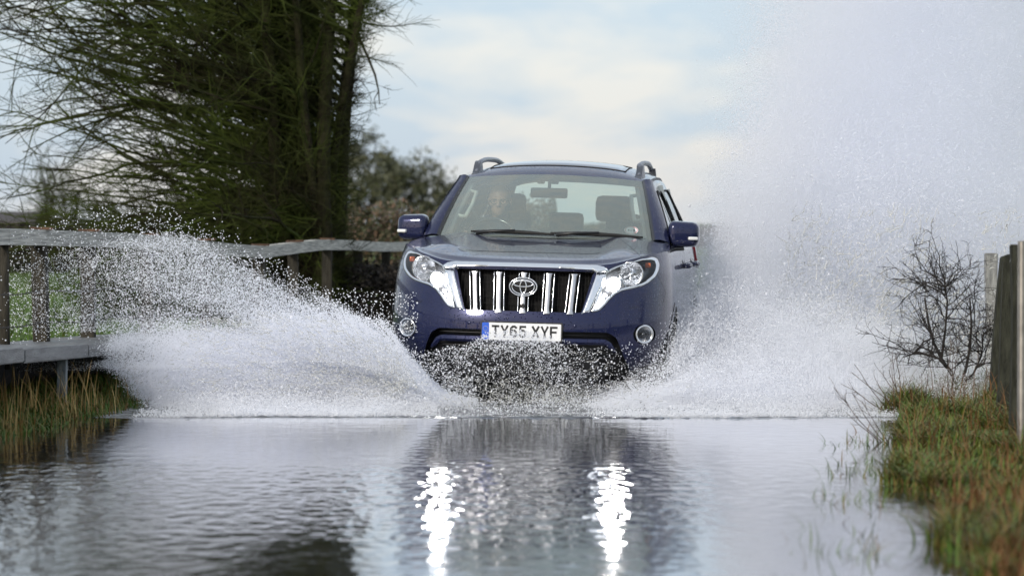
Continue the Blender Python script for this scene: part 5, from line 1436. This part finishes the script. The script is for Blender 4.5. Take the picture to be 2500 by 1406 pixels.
# round paper badge behind the glass, low on the passenger side
bd = empty('windscreen_badge'); bd.parent = shield
c = ws(.82, .150) + np.array([0, .003, -.002]); nn = Vector((.10, -.62, .78)).normalized(); 
tx = Vector((1, .12, 0)).normalized(); tz = nn.cross(tx) * -1
def disc(rx, rz_, lift, name, m):
    V = [tuple(Vector(c) + tx * rx * math.cos(t) + tz * rz_ * math.sin(t) + nn * lift) for t in np.linspace(0, 2 * math.pi, 33)[:-1]]
    return obj(name, V, [tuple(range(32))], m, bd, smooth=False)
disc(.049, .043, -.001, 'badge_paper', mat('badge_white', (.80, .80, .80), rough=.5))
mb = MB(); k = 48
for r0, r1 in ((.040, .044),):
    V = [tuple(Vector(c) + tx * r * math.cos(t) + tz * r * .88 * math.sin(t) + nn * .0005) for r in (r0, r1) for t in np.linspace(0, 2 * math.pi, k + 1)[:-1]]
    mb.add(V, [(i, (i + 1) % k, k + (i + 1) % k, k + i) for i in range(k)])
mb.build('badge_ring', mat('badge_red', (.5, .06, .06), rough=.5), bd)
mb2 = MB(); x = -.026
for ch in '412': glyph(mb2, ch, x, -.006, .015, .02, .0035, 0); x += .018
mb2.V = [tuple(Vector(c) + tx * a + tz * g + nn * (.001 - b)) for a, b, g in mb2.V]
mb2.build('badge_number', m_ink, bd, smooth=False)

# ---- underside and wheels
mb = MB(); mb.box((0, 2.4, .36), (1.5, 3.9, .16), bev=.03); mb.build('underbody', m_dark, car, smooth=False)
for sg in (1, -1):
    for yc in (.95, 3.74):
        V = []; n = 24; mb = MB()
        for t in np.linspace(-.2, math.pi + .2, n):
            for x in (.60, .93): V.append((sg * x, yc - .47 * math.cos(t), .39 + .47 * math.sin(t)))
        F = [(2 * i, 2 * i + 1, 2 * i + 3, 2 * i + 2) for i in range(n - 1)] + [tuple(2 * i for i in range(n))]
        mb.add(V, F); mb.build('wheel_liner', m_rubber, car)
def wheel(x, y):
    sg = 1 if x > 0 else -1; w = empty('wheel', (x, y, .388)); w.parent = car
    prof = [(.245, -.11), (.30, -.125), (.350, -.130), (.378, -.115), (.388, -.09), (.388, .09), (.378, .115), (.350, .130), (.30, .125), (.245, .11)]
    mb = MB(); mb.lathe(prof, (0, 0, 0), (sg, 0, 0), 48)
    for k in range(56):
        a = 2 * math.pi * k / 56; 
        for o_ in (-.075, -.025, .025, .075):
            mb.box((sg * o_, .389 * math.cos(a + o_), .389 * math.sin(a + o_)), (.036, .026, .012), M=Euler((a + o_ - math.pi / 2, 0, 0)).to_matrix().to_4x4())
    mb.build('tyre', m_rubber, w)
    mb = MB(); mb.lathe([(.250, -.11), (.235, -.09), (.225, .07), (.245, .105), (.252, .11)], (0, 0, 0), (sg, 0, 0), 40)
    for k in range(6):
        a = 2 * math.pi * k / 6; mb.tube([(sg * .085, .05 * math.cos(a), .05 * math.sin(a)), (sg * .095, .235 * math.cos(a), .235 * math.sin(a))], [.035, .028], k=8, flat=.5)
    mb.lathe([(0, .11), (.04, .108), (.07, .09), (.08, .06)], (0, 0, 0), (sg, 0, 0), 24); mb.build('rim', m_satin, w)
    return w
for sg in (1, -1):
    for y in (.95, 3.74): wheel(sg * .79, y)

# ------------------------------------------------------------------ the driver
def driver():
    def ellip(c, r, sub=3, fn=None):
        bm = bmesh.new(); bmesh.ops.create_icosphere(bm, subdivisions=sub, radius=1)
        for v in bm.verts:
            p = Vector((v.co.x * r[0], v.co.y * r[1], v.co.z * r[2])); v.co = p + Vector(c)
        bm.verts.index_update(); V = [v.co[:] for v in bm.verts]; F = [[v.index for v in f.verts] for f in bm.faces]; bm.free(); return V, F
    hx, hy, hz = -.405, 2.23, 1.525
    mb = MB()
    # skull, jaw, brow, nose, lips, ears, neck
    for c, r in (((0, .015, .025), (.078, .098, .088)), ((0, -.012, -.045), (.062, .080, .075)), ((0, -.035, -.088), (.036, .045, .030)), ((0, -.070, .012), (.056, .024, .014)),
                 ((0, -.097, -.018), (.013, .016, .026)), ((0, -.104, -.036), (.018, .016, .011)), ((0, -.074, -.066), (.026, .015, .007)), ((0, -.072, -.076), (.022, .015, .007)),
                 ((.079, .012, -.012), (.010, .021, .034)), ((-.079, .012, -.012), (.010, .021, .034)), ((.045, -.055, -.028), (.025, .03, .022)), ((-.045, -.055, -.028), (.025, .03, .022))):
        V, F = ellip((hx + c[0], hy + c[1], hz + c[2]), r); mb.add(V, F)
    mb.tube([(hx, hy + .02, hz - .05), (hx, hy + .045, hz - .15), (hx, hy + .06, hz - .25)], [.058, .058, .075], k=20)
    mb.tube([(hx, hy + .08, hz - .20), (hx, hy + .10, hz - .35), (hx, hy + .09, hz - .55), (hx, hy + .03, hz - .72)], [.10, .165, .16, .17], k=24)
    mb.tube([(hx - .18, hy + .09, hz - .225), (hx, hy + .08, hz - .205), (hx + .18, hy + .09, hz - .225)], [.055, .065, .055], k=16)
    swc = Vector((-.425, 1.86, 1.225))
    for s_ in (-1, 1):
        hand = Vector((-.425 + s_ * .178, 1.862 + .02, 1.265))
        mb.tube([(hx + s_ * .20, hy + .09, hz - .24), (hx + s_ * .245, hy - .02, hz - .42), (hx + s_ * .225, hy - .12, hz - .43), tuple(hand + Vector((s_ * .02, .08, -.05)))], [.055, .046, .042, .028], k=16)
        V, F = ellip(tuple(hand + Vector((s_ * .015, .022, -.008))), (.024, .045, .038)); mb.add(V, F)
        for k in range(4):      # fingers curl round the rim
            z = .034 - .021 * k; ln = (.95, 1.05, 1.0, .82)[k]
            a = hand + Vector((s_ * .024, -.002, z)); mb.tube([a + Vector((0, .03, -.004)), a + Vector((s_ * .004, -.018 * ln, 0)), a + Vector((-s_ * .016, -.036 * ln, 0)), a + Vector((-s_ * .040 * ln, -.030, 0))], [.0095, .009, .0085, .007], k=8)
        a = hand + Vector((s_ * .0, .02, .03)); mb.tube([a, a + Vector((-s_ * .022, .010, .020)), a + Vector((-s_ * .040, -.004, .030))], [.011, .010, .008], k=8)
        mb.tube([(hx + s_ * .09, hy + .03, hz - .74), (hx + s_ * .13, hy - .38, hz - .70), (hx + s_ * .13, hy - .52, hz - 1.02)], [.085, .065, .05], k=14)
    me = bpy.data.meshes.new('person'); me.from_pydata(mb.V, [], mb.F)
    tmp = bpy.data.objects.new('person', me); COL.objects.link(tmp)
    md = tmp.modifiers.new('r', 'REMESH'); md.mode = 'VOXEL'; md.voxel_size = .0065; md.use_smooth_shade = True
    ms = tmp.modifiers.new('s', 'SMOOTH'); ms.iterations = 4; ms.factor = .5
    dg = bpy.context.evaluated_depsgraph_get(); ev = tmp.evaluated_get(dg); me2 = bpy.data.meshes.new_from_object(ev)
    V = np.empty(len(me2.vertices) * 3); me2.vertices.foreach_get('co', V); V = V.reshape(-1, 3)
    bpy.data.objects.remove(tmp)
    base = Vector((hx, hy + .1, .74))
    me2.transform(Matrix.Translation(-base)); me2.materials.clear()
    me2.materials.append(mat('skin', (.40, .23, .17), rough=.5, var=.08, vscale=30))
    P = bpy.data.objects.new('person', me2); COL.objects.link(P); P.matrix_world = CARM @ Matrix.Translation(base)
    tag(P, 'bald man in glasses and a dark shirt driving the car, both hands on the wheel', 'person')
    # shirt: the part of the body below the neck and above the wrists, pushed out along its normals
    N = np.empty(len(me2.vertices) * 3); me2.vertices.foreach_get('normal', N); N = N.reshape(-1, 3)
    F = [list(p.vertices) for p in me2.polygons]; Fa = np.array([f[:4] if len(f) >= 4 else f + [f[-1]] for f in F]); c = V[Fa].mean(1)
    wrist = np.hypot(c[:, 0] + .425, (c[:, 2] - 1.25)) ; 
    k = (c[:, 2] < hz - .135 - .25 * np.maximum(0, hy + .03 - c[:, 1])) & (c[:, 2] > .80) & (c[:, 1] > 1.95)
    Vs, Fs = compact(V + N * .010 - np.array(base[:]), Fa[k])
    fast_mesh('shirt', Vs, Fs, mat('dark_blue_shirt', (.022, .028, .045), rough=.85, var=.25, vscale=20), P)
    kl = (c[:, 2] <= .82)
    Vs, Fs = compact(V + N * .009 - np.array(base[:]), Fa[kl]); fast_mesh('trousers', Vs, Fs, mat('dark_trousers', (.02, .02, .024), rough=.9), P)
    kh = (c[:, 2] > hz - .035) & (c[:, 2] < hz + .055) & (c[:, 1] > hy - .01) & (np.abs(c[:, 0] - hx) < .092) & ~((np.abs(c[:, 0] - hx) > .070) & (np.abs(c[:, 2] - hz + .012) < .036) & (c[:, 1] < hy + .035))
    Vs, Fs = compact(V + N * .006 - np.array(base[:]), Fa[kh]); fast_mesh('hair', Vs, Fs, mat('grey_hair', (.20, .18, .16), rough=.9, var=.3, vscale=80), P)
    gl = MB(); o_ = Vector((hx, hy, hz)) - base
    for s_ in (-1, 1):
        gl.tube([tuple(o_ + Vector((s_ * .033 + .024 * math.cos(t), -.092 + .004 * abs(math.cos(t)), -.010 + .018 * math.sin(t)))) for t in np.linspace(0, 2 * math.pi, 21)], .0022, k=6, caps=False)
        gl.tube([tuple(o_ + Vector((s_ * .056, -.088, -.006))), tuple(o_ + Vector((s_ * .080, -.02, -.002))), tuple(o_ + Vector((s_ * .081, .02, -.004)))], .002, k=6)
    gl.tube([tuple(o_ + Vector((-.010, -.095, -.006))), tuple(o_ + Vector((0, -.100, -.004))), tuple(o_ + Vector((.010, -.095, -.006)))], .002, k=6)
    gl.build('glasses', mat('spectacle_frame', (.02, .02, .02), rough=.4), P)
    ey = MB()
    for s_ in (-1, 1): ey.lathe([(0, .001), (.005, .000), (.007, -.003)], o_ + Vector((s_ * .032, -.081, -.012)), (0, -1, 0), 14)
    ey.build('eyes', mat('eye', (.12, .10, .09), rough=.2), P)
    return P
driver()

# ------------------------------------------------------------------ spray: hundreds of thousands of drops
def drop_group():
    ng = bpy.data.node_groups.new('water_drops', 'GeometryNodeTree')
    ng.interface.new_socket('Geometry', in_out='INPUT', socket_type='NodeSocketGeometry'); ng.interface.new_socket('Geometry', in_out='OUTPUT', socket_type='NodeSocketGeometry')
    i = ng.nodes.new('NodeGroupInput'); o = ng.nodes.new('NodeGroupOutput'); mp_ = ng.nodes.new('GeometryNodeMeshToPoints'); na = ng.nodes.new('GeometryNodeInputNamedAttribute'); na.data_type = 'FLOAT'; na.inputs['Name'].default_value = 'radius'
    sm = ng.nodes.new('GeometryNodeSetMaterial'); sm.inputs['Material'].default_value = m_drop
    ng.links.new(i.outputs[0], mp_.inputs['Mesh']); ng.links.new(na.outputs['Attribute'], mp_.inputs['Radius']); ng.links.new(mp_.outputs['Points'], sm.inputs['Geometry']); ng.links.new(sm.outputs['Geometry'], o.inputs[0])
    return ng
m_drop = droplet_mat('spray_drop', (.925, .938, .98))
NG = drop_group()
def spray(name, P, rad, label=None):
    me = bpy.data.meshes.new(name); n = len(P)
    me.vertices.add(n); me.vertices.foreach_set('co', np.asarray(P, np.float32).ravel())
    at = me.attributes.new('radius', 'FLOAT', 'POINT'); at.data.foreach_set('value', np.asarray(rad, np.float32))
    me.materials.append(m_drop); me.update()
    o = bpy.data.objects.new(name, me); COL.objects.link(o)
    md = o.modifiers.new('drops', 'NODES'); md.node_group = NG
    tag(o, label, 'spray', kind='stuff'); return o
def clump(P, f, seed):
    return noise2(P[:, 0] * f + .7 * P[:, 1], P[:, 2] * f * 1.0 + .3 * P[:, 0] - P[:, 1] * .4, seed)
rs_ = np.random.default_rng(101)
def car_side(y): return .046 + .95 + (y - 22) * .1034
# right plume: thrown up and out by the wheels, trailing behind the car
n = 2600000
z = 3.9 * rs_.random(n) ** 1.10
dep = rs_.random(n)
u = rs_.random(n)
yy = 24.6 + 3 * dep
xin = (1.02 + .255 * z) * yy / 24.2
x = xin + np.maximum(.4, .165 * yy - xin) * u ** 1.05 + rs_.normal(0, 1, n) * (.05 + .10 * z)
y = 23.2 + 1.25 * sst(x, 1.0, 2.5) + .30 * z + 3.9 * dep ** 1.2
P = np.column_stack([x, y, z])
edge = (x - xin) / (.22 + .25 * z)
dens = np.clip(.10 + .75 * edge, .02, 1) * np.clip(.78 + .40 * clump(P, .8, 61) + .15 * clump(P, 3.0, 60), .15, 1)
k = rs_.random(n) < dens
k &= ~((y < 27.0) & (x < car_side(y) + .03)) & ~((y < 27.2) & (x < xin + .12) & (z > .40) & (z < 1.3) & (rs_.random(n) < .85))
P = P[k]
spray('water_spray', P, .0014 * np.exp(rs_.normal(0, .50, len(P))) + .0005, 'tall white plume of spray filling the air to the right of the car')
# low boil at the right front wheel
n = 900000
y = rs_.uniform(21.2, 24.4, n); x = .50 + 2.9 * rs_.random(n) ** 1.2 + (y - 22) * .08
zt_ = np.interp(x, [.35, .6, .8, .95, 1.2, 1.6, 2.2, 3.2], [.05, .12, .26, .40, .56, .60, .42, .22]) * np.interp(y, [21.2, 22.0, 22.8], [.30, .8, 1.15])
r = rs_.random(n)
z = zt_ * r ** 1.7 * (1 + .30 * clump(np.column_stack([x * 2, y, x * 0]), 2, 62)) * (1 + .18 * rs_.normal(0, 1, n))
P = np.column_stack([x, y, np.abs(z) + .005])
k = ~((y > 22.02) & (x < car_side(y) + .02) & (z > .12)) & (rs_.random(n) < np.clip(.60 + .35 * clump(P, 2.5, 63) + .5 * noise2(np.arctan2(P[:, 2] - .05, P[:, 0] - .8) * 9, np.hypot(P[:, 2], P[:, 0] - .8) * .9, 69), .05, 1) * np.clip((x - .48) * 1.7, .02, 1))
P = P[k]; spray('water_spray', P, .0012 * np.exp(rs_.normal(0, .45, len(P))) + .0006, 'low white boil of spray at the front wheel on the right')
# left sheet
n = 1700000
x = rs_.uniform(-3.4, -.22, n)
ztop = np.interp(x, [-3.4, -3.1, -2.7, -2.2, -2.04, -1.77, -1.5, -1.22, -1.05, -.92, -.84, -.76, -.66, -.56, -.45, -.3], [.80, .95, 1.08, 1.16, 1.13, 1.00, .85, .70, .60, .56, .56, .46, .31, .20, .09, .04])
zcore = np.minimum(np.interp(x, [-3.4, -2.9, -2.6, -2.2, -1.8, -1.4, -1.1, -.8, -.5], [.36, .38, .40, .42, .46, .52, .52, .42, .24]), ztop * .85)
zlow = np.interp(x, [-3.4, -2.75, -2.55, -2.40, -2.3], [.36, .30, .22, .05, 0])
cls = rs_.choice(3, n, p=[.74, .23, .03])
c = cls < 2
r = rs_.random(n)
zcore = np.minimum(np.interp(x, [-3.4, -2.9, -2.6, -2.2, -1.8, -1.4, -1.1, -.8, -.5], [.37, .38, .40, .42, .44, .48, .48, .38, .20]), ztop * .82)
z = np.where(cls == 0, zlow + (zcore - zlow) * r ** 1.1 * (1 + .16 * rs_.normal(0, 1, n)), np.where(cls == 1, zcore * .6 + (ztop - zcore * .6) * r ** 2.3 * .95, zcore * .8 + (ztop - zcore * .8) * r ** 1.15 * (1 + .10 * rs_.normal(0, 1, n))))
y = 21.65 + .22 * rs_.normal(0, 1, n) + .12 * rs_.random(n) * (x + 3.4)
inner = x > -.98
y = np.where(inner, np.minimum(y, 21.93 - .12 * rs_.random(n)), y)
P = np.column_stack([x, y, z])
w = np.interp(x, [-3.4, -3.0, -2.6, -2.2, -1.5, -.9, -.6, -.45, -.3, -.22], [.05, .13, .40, .85, 1, .9, .5, .22, .06, .02])
ang = np.arctan2(P[:, 2] - .05, -(P[:, 0] + .45)); dist = np.hypot(P[:, 2] - .05, P[:, 0] + .45)
finger = noise2(ang * 11, dist * .9 + P[:, 1], 68)          # jets fanning out from the wheel
w = w * np.where(cls == 0, np.clip(.85 + .4 * finger, .2, 1), np.clip(.66 + .55 * finger + .3 * clump(P, 2.0, 65), .06, 1))
w = w * (1 - .74 * (1 - sst(P[:, 0], -2.55, -2.12)) * (1 - sst(P[:, 2], .30, .44)))
k = (rs_.random(n) < w) & (z > 0.002) & ~((x < -2.60) & (z < .47) & (z > .28) & (y > 20.4) & (x < -2.73 + RS * (y - 20.6) + .02))
P = P[k]; big = ~c[k]
rad = np.where(big, .0020 * np.exp(rs_.normal(0, .42, len(P))), .0010 * np.exp(rs_.normal(0, .42, len(P)))) + .0005
spray('water_spray', P, rad, 'white sheet of spray arching from the left front wheel over the walkway')
# scattered larger drops of the left arc and those flung in front of the bumper
n = 4200
x = rs_.uniform(-3.5, -.6, n); zt2 = np.interp(x, [-3.5, -3.1, -2.7, -2.2, -1.8, -1.5, -1.2, -.6], [1.0, 1.12, 1.27, 1.28, 1.08, .92, .76, .72]); z = zt2 * (1 - rs_.random(n) ** 1.1 * .65)
y = 21.4 + .35 * rs_.normal(0, 1, n); P1 = np.column_stack([x, y, z]); r1 = .0028 * np.exp(rs_.normal(0, .3, n)); k = ~((x > -.98) & (y > 21.9)); P1 = P1[k]; r1 = r1[k]
n = 60000
x = rs_.uniform(-.85, 1.0, n) * np.sqrt(rs_.random(n)); y = 21.88 - .9 * rs_.random(n) ** 1.5; h = np.interp(x, [-.9, -.6, -.3, -.1, .2, .5, .9], [.40, .34, .40, .50, .46, .36, .42])
z = h * (.02 + .98 * rs_.random(n) ** .95); P2 = np.column_stack([x, y, z])
dn = .10 + .85 * np.maximum(0, clump(P2, 3.2, 66)) ** 1.2 + .5 * np.exp(-((z - .42) / .07) ** 2 - ((x - .0) / .26) ** 2) + .5 * np.exp(-(z / .09) ** 2) * (np.abs(x + .05) > .18) + .45 * np.clip(-x - .45, 0, .4)
k = rs_.random(n) < np.clip(dn * .55, .02, 1); P2 = P2[k]; r2 = .0016 * np.exp(rs_.normal(0, .48, len(P2))) + .0005
spray('water_spray', P2, r2, 'thin veil of drops in front of the dark lower bumper')
spray('water_spray', P1, r1, 'scattered bright drops flung above the left spray')

# churned film of droplets over the water from the bow wave back
n = 420000
x = rs_.uniform(-2.3, 2.35, n); y = 20.22 + 1.7 * rs_.random(n) ** .9 + .10 * noise2(x * 1.2, x * 0, 11) + .05 * noise2(x * 7, x * 0, 12)
z = np.abs(rs_.normal(0, 1, n)) * (.012 + .05 * sst(y, 20.3, 21.3) * np.clip(np.abs(x + .02) * 1.6 - .35, .15, 1))
P = np.column_stack([x, y, z + .002]); k = rs_.random(n) < np.clip(.55 + .5 * clump(np.column_stack([x, y, y * .7]), 2.2, 67), .03, 1) * np.clip((np.abs(x - .02) - .42) * 1.6, .03, 1) * np.interp(x, [-2.3, -1.9, 1.3, 2.0], [.15, 1, 1, .18])
P = P[k]; spray('surface_spray', P, .0015 * np.exp(rs_.normal(0, .45, len(P))) + .0005, 'low film of droplets over the churned water behind the bow wave')

# the finest mist of the right plume, too small to be drops
mv = bpy.data.materials.new('fine_mist'); mv.use_nodes = True
nt = mv.node_tree; nt.nodes.clear(); N = nt.nodes.new; K = nt.links.new
o_ = N('ShaderNodeOutputMaterial'); pv = N('ShaderNodeVolumePrincipled'); pv.inputs['Color'].default_value = (.94, .955, .995, 1); pv.inputs['Anisotropy'].default_value = .1
t = N('ShaderNodeTexCoord'); sx = N('ShaderNodeSeparateXYZ'); K(t.outputs['Object'], sx.inputs[0])
def M2(op, a, b=None, c=None):
    q = N('ShaderNodeMath'); q.operation = op
    for i, v in enumerate((a, b, c)):
        if v is None: continue
        if isinstance(v, (int, float)): q.inputs[i].default_value = v
        else: K(v, q.inputs[i])
    return q.outputs[0]
def S2(v, a, b):
    q = N('ShaderNodeMapRange'); q.interpolation_type = 'SMOOTHSTEP'; q.inputs['From Min'].default_value = a; q.inputs['From Max'].default_value = b; K(v, q.inputs['Value']); return q.outputs['Result']
xin_ = M2('MULTIPLY', M2('MULTIPLY_ADD', sx.outputs['Z'], .255, 1.02), M2('DIVIDE', sx.outputs['Y'], 24.2))
e_ = M2('ADD', M2('SUBTRACT', sx.outputs['X'], xin_), M2('MULTIPLY', S2(sx.outputs['Y'], 27.2, 28.4), .9))
nz_ = N('ShaderNodeTexNoise'); nz_.inputs['Scale'].default_value = .9; nz_.inputs['Detail'].default_value = 4; K(t.outputs['Object'], nz_.inputs['Vector'])
d_n = M2('MULTIPLY', S2(M2('MULTIPLY_ADD', nz_.outputs['Fac'], .8, M2('SUBTRACT', e_, .4)), .0, 1.1), M2('MULTIPLY_ADD', S2(nz_.outputs['Fac'], .3, .7), .9, .35))
front = S2(M2('SUBTRACT', sx.outputs['Y'], M2('MULTIPLY', S2(sx.outputs['X'], 1.0, 2.5), 1.25)), 23.2, 23.7)
d_n = M2('MULTIPLY', d_n, front)
d_n = M2('MULTIPLY', d_n, M2('SUBTRACT', 1.0, S2(sx.outputs['Z'], 3.0, 4.6)))
d_n = M2('MULTIPLY', d_n, M2('SUBTRACT', 1.0, S2(M2('MULTIPLY_ADD', nz_.outputs['Fac'], 1.2, sx.outputs['X']), 4.7, 5.9)))
d_n = M2('MULTIPLY', d_n, M2('SUBTRACT', 1.0, S2(sx.outputs['Y'], 27.6, 28.8)))
K(M2('MULTIPLY', d_n, 1.05), pv.inputs['Density']); K(pv.outputs[0], o_.inputs['Volume'])
mb = MB()
V = [(.9, 23.2, .02), (6.0, 23.2, .02), (6.4, 28.9, .02), (.2, 28.9, .02), (1.9, 23.2, 4.7), (6.0, 23.2, 4.7), (6.4, 28.6, 4.7), (2.1, 28.6, 4.7)]
mb.add(V, [(3, 2, 1, 0), (4, 5, 6, 7), (0, 1, 5, 4), (1, 2, 6, 5), (2, 3, 7, 6), (3, 0, 4, 7)])
o = mb.build('spray_mist', mv, None, smooth=False); tag(o, 'soft white mist hanging inside the tall plume right of the car', 'mist', kind='stuff')

# torn ropes and threads of water inside the spray
m_rope = bpy.data.materials.new('water_rope'); m_rope.use_nodes = True
b_ = m_rope.node_tree.nodes['Principled BSDF']; b_.inputs['Base Color'].default_value = (.80, .81, .78, 1); b_.inputs['Roughness'].default_value = .12; b_.inputs['IOR'].default_value = 1.33
b_.inputs['Transmission Weight'].default_value = .35
rg = np.random.default_rng(303)
def ropes(name, p, d, ln, r, label, sag=.25):
    P, Rr = grow(p, d, ln, r, r * .35, 7, rg, droop=sag, wig=.22)
    Rr *= 1 + .6 * np.sin(np.linspace(0, 9, 7))[None] * rg.uniform(0, 1, (len(p), 1))
    P[..., 2] = np.maximum(P[..., 2], .004)
    V, F = tubes(P, Rr, 5); o = fast_mesh(name, V, F, m_rope); tag(o, label, 'water', kind='stuff')
n = 5200
z = 1.25 * rg.random(n) ** 1.3; x = 1.75 + .25 * z + 1.7 * rg.random(n); y = 24.2 + .35 * z + .5 * rg.random(n)
k = rg.random(n) < np.clip(.45 + .6 * noise2(x * 2.2, z * 2.2, 71), .03, 1); p = np.column_stack([x, y, z])[k]; m_ = len(p)
d = np.column_stack([rg.normal(.45, .35, m_), rg.normal(.1, .3, m_), rg.normal(.9, .45, m_)])
ropes('water_strands', p, d, rg.uniform(.02, .13, m_), rg.uniform(.0016, .0048, m_), 'pale torn sheet of water strands low in the right plume beside the bush')
n = 2600
ph = rg.uniform(.05, 1.25, n); rr_ = rg.uniform(.15, 1.7, n); x = -.55 - rr_ * np.cos(ph); z = .05 + rr_ * np.sin(ph) * .55; y = 21.4 + rg.normal(0, .12, n)
k = (x > -2.3) & (z < np.interp(x, [-2.3, -1.6, -1.1, -.8, -.5], [.50, .60, .55, .40, .15])); p = np.column_stack([x, y, z])[k]; m_ = len(p)
d = np.column_stack([-np.cos(ph[k]), rg.normal(0, .25, m_), np.sin(ph[k]) * .6]) + rg.normal(0, .18, (m_, 3))
ropes('water_strands', p, d, rg.uniform(.015, .08, m_), rg.uniform(.0010, .0028, m_), 'thin threads of water torn from the left wheel spray')
n = 700
x = rg.normal(.1, .35, n); z = np.abs(rg.normal(0, .14, n)) + .01; y = rg.uniform(20.9, 21.85, n); p = np.column_stack([x, y, z])
d = np.column_stack([rg.normal(0, .8, n), rg.normal(-.2, .3, n), np.abs(rg.normal(.7, .4, n))])
ropes('water_strands', p, d, rg.uniform(.015, .06, n), rg.uniform(.0010, .0026, n), 'small splashing threads of water under the front bumper')
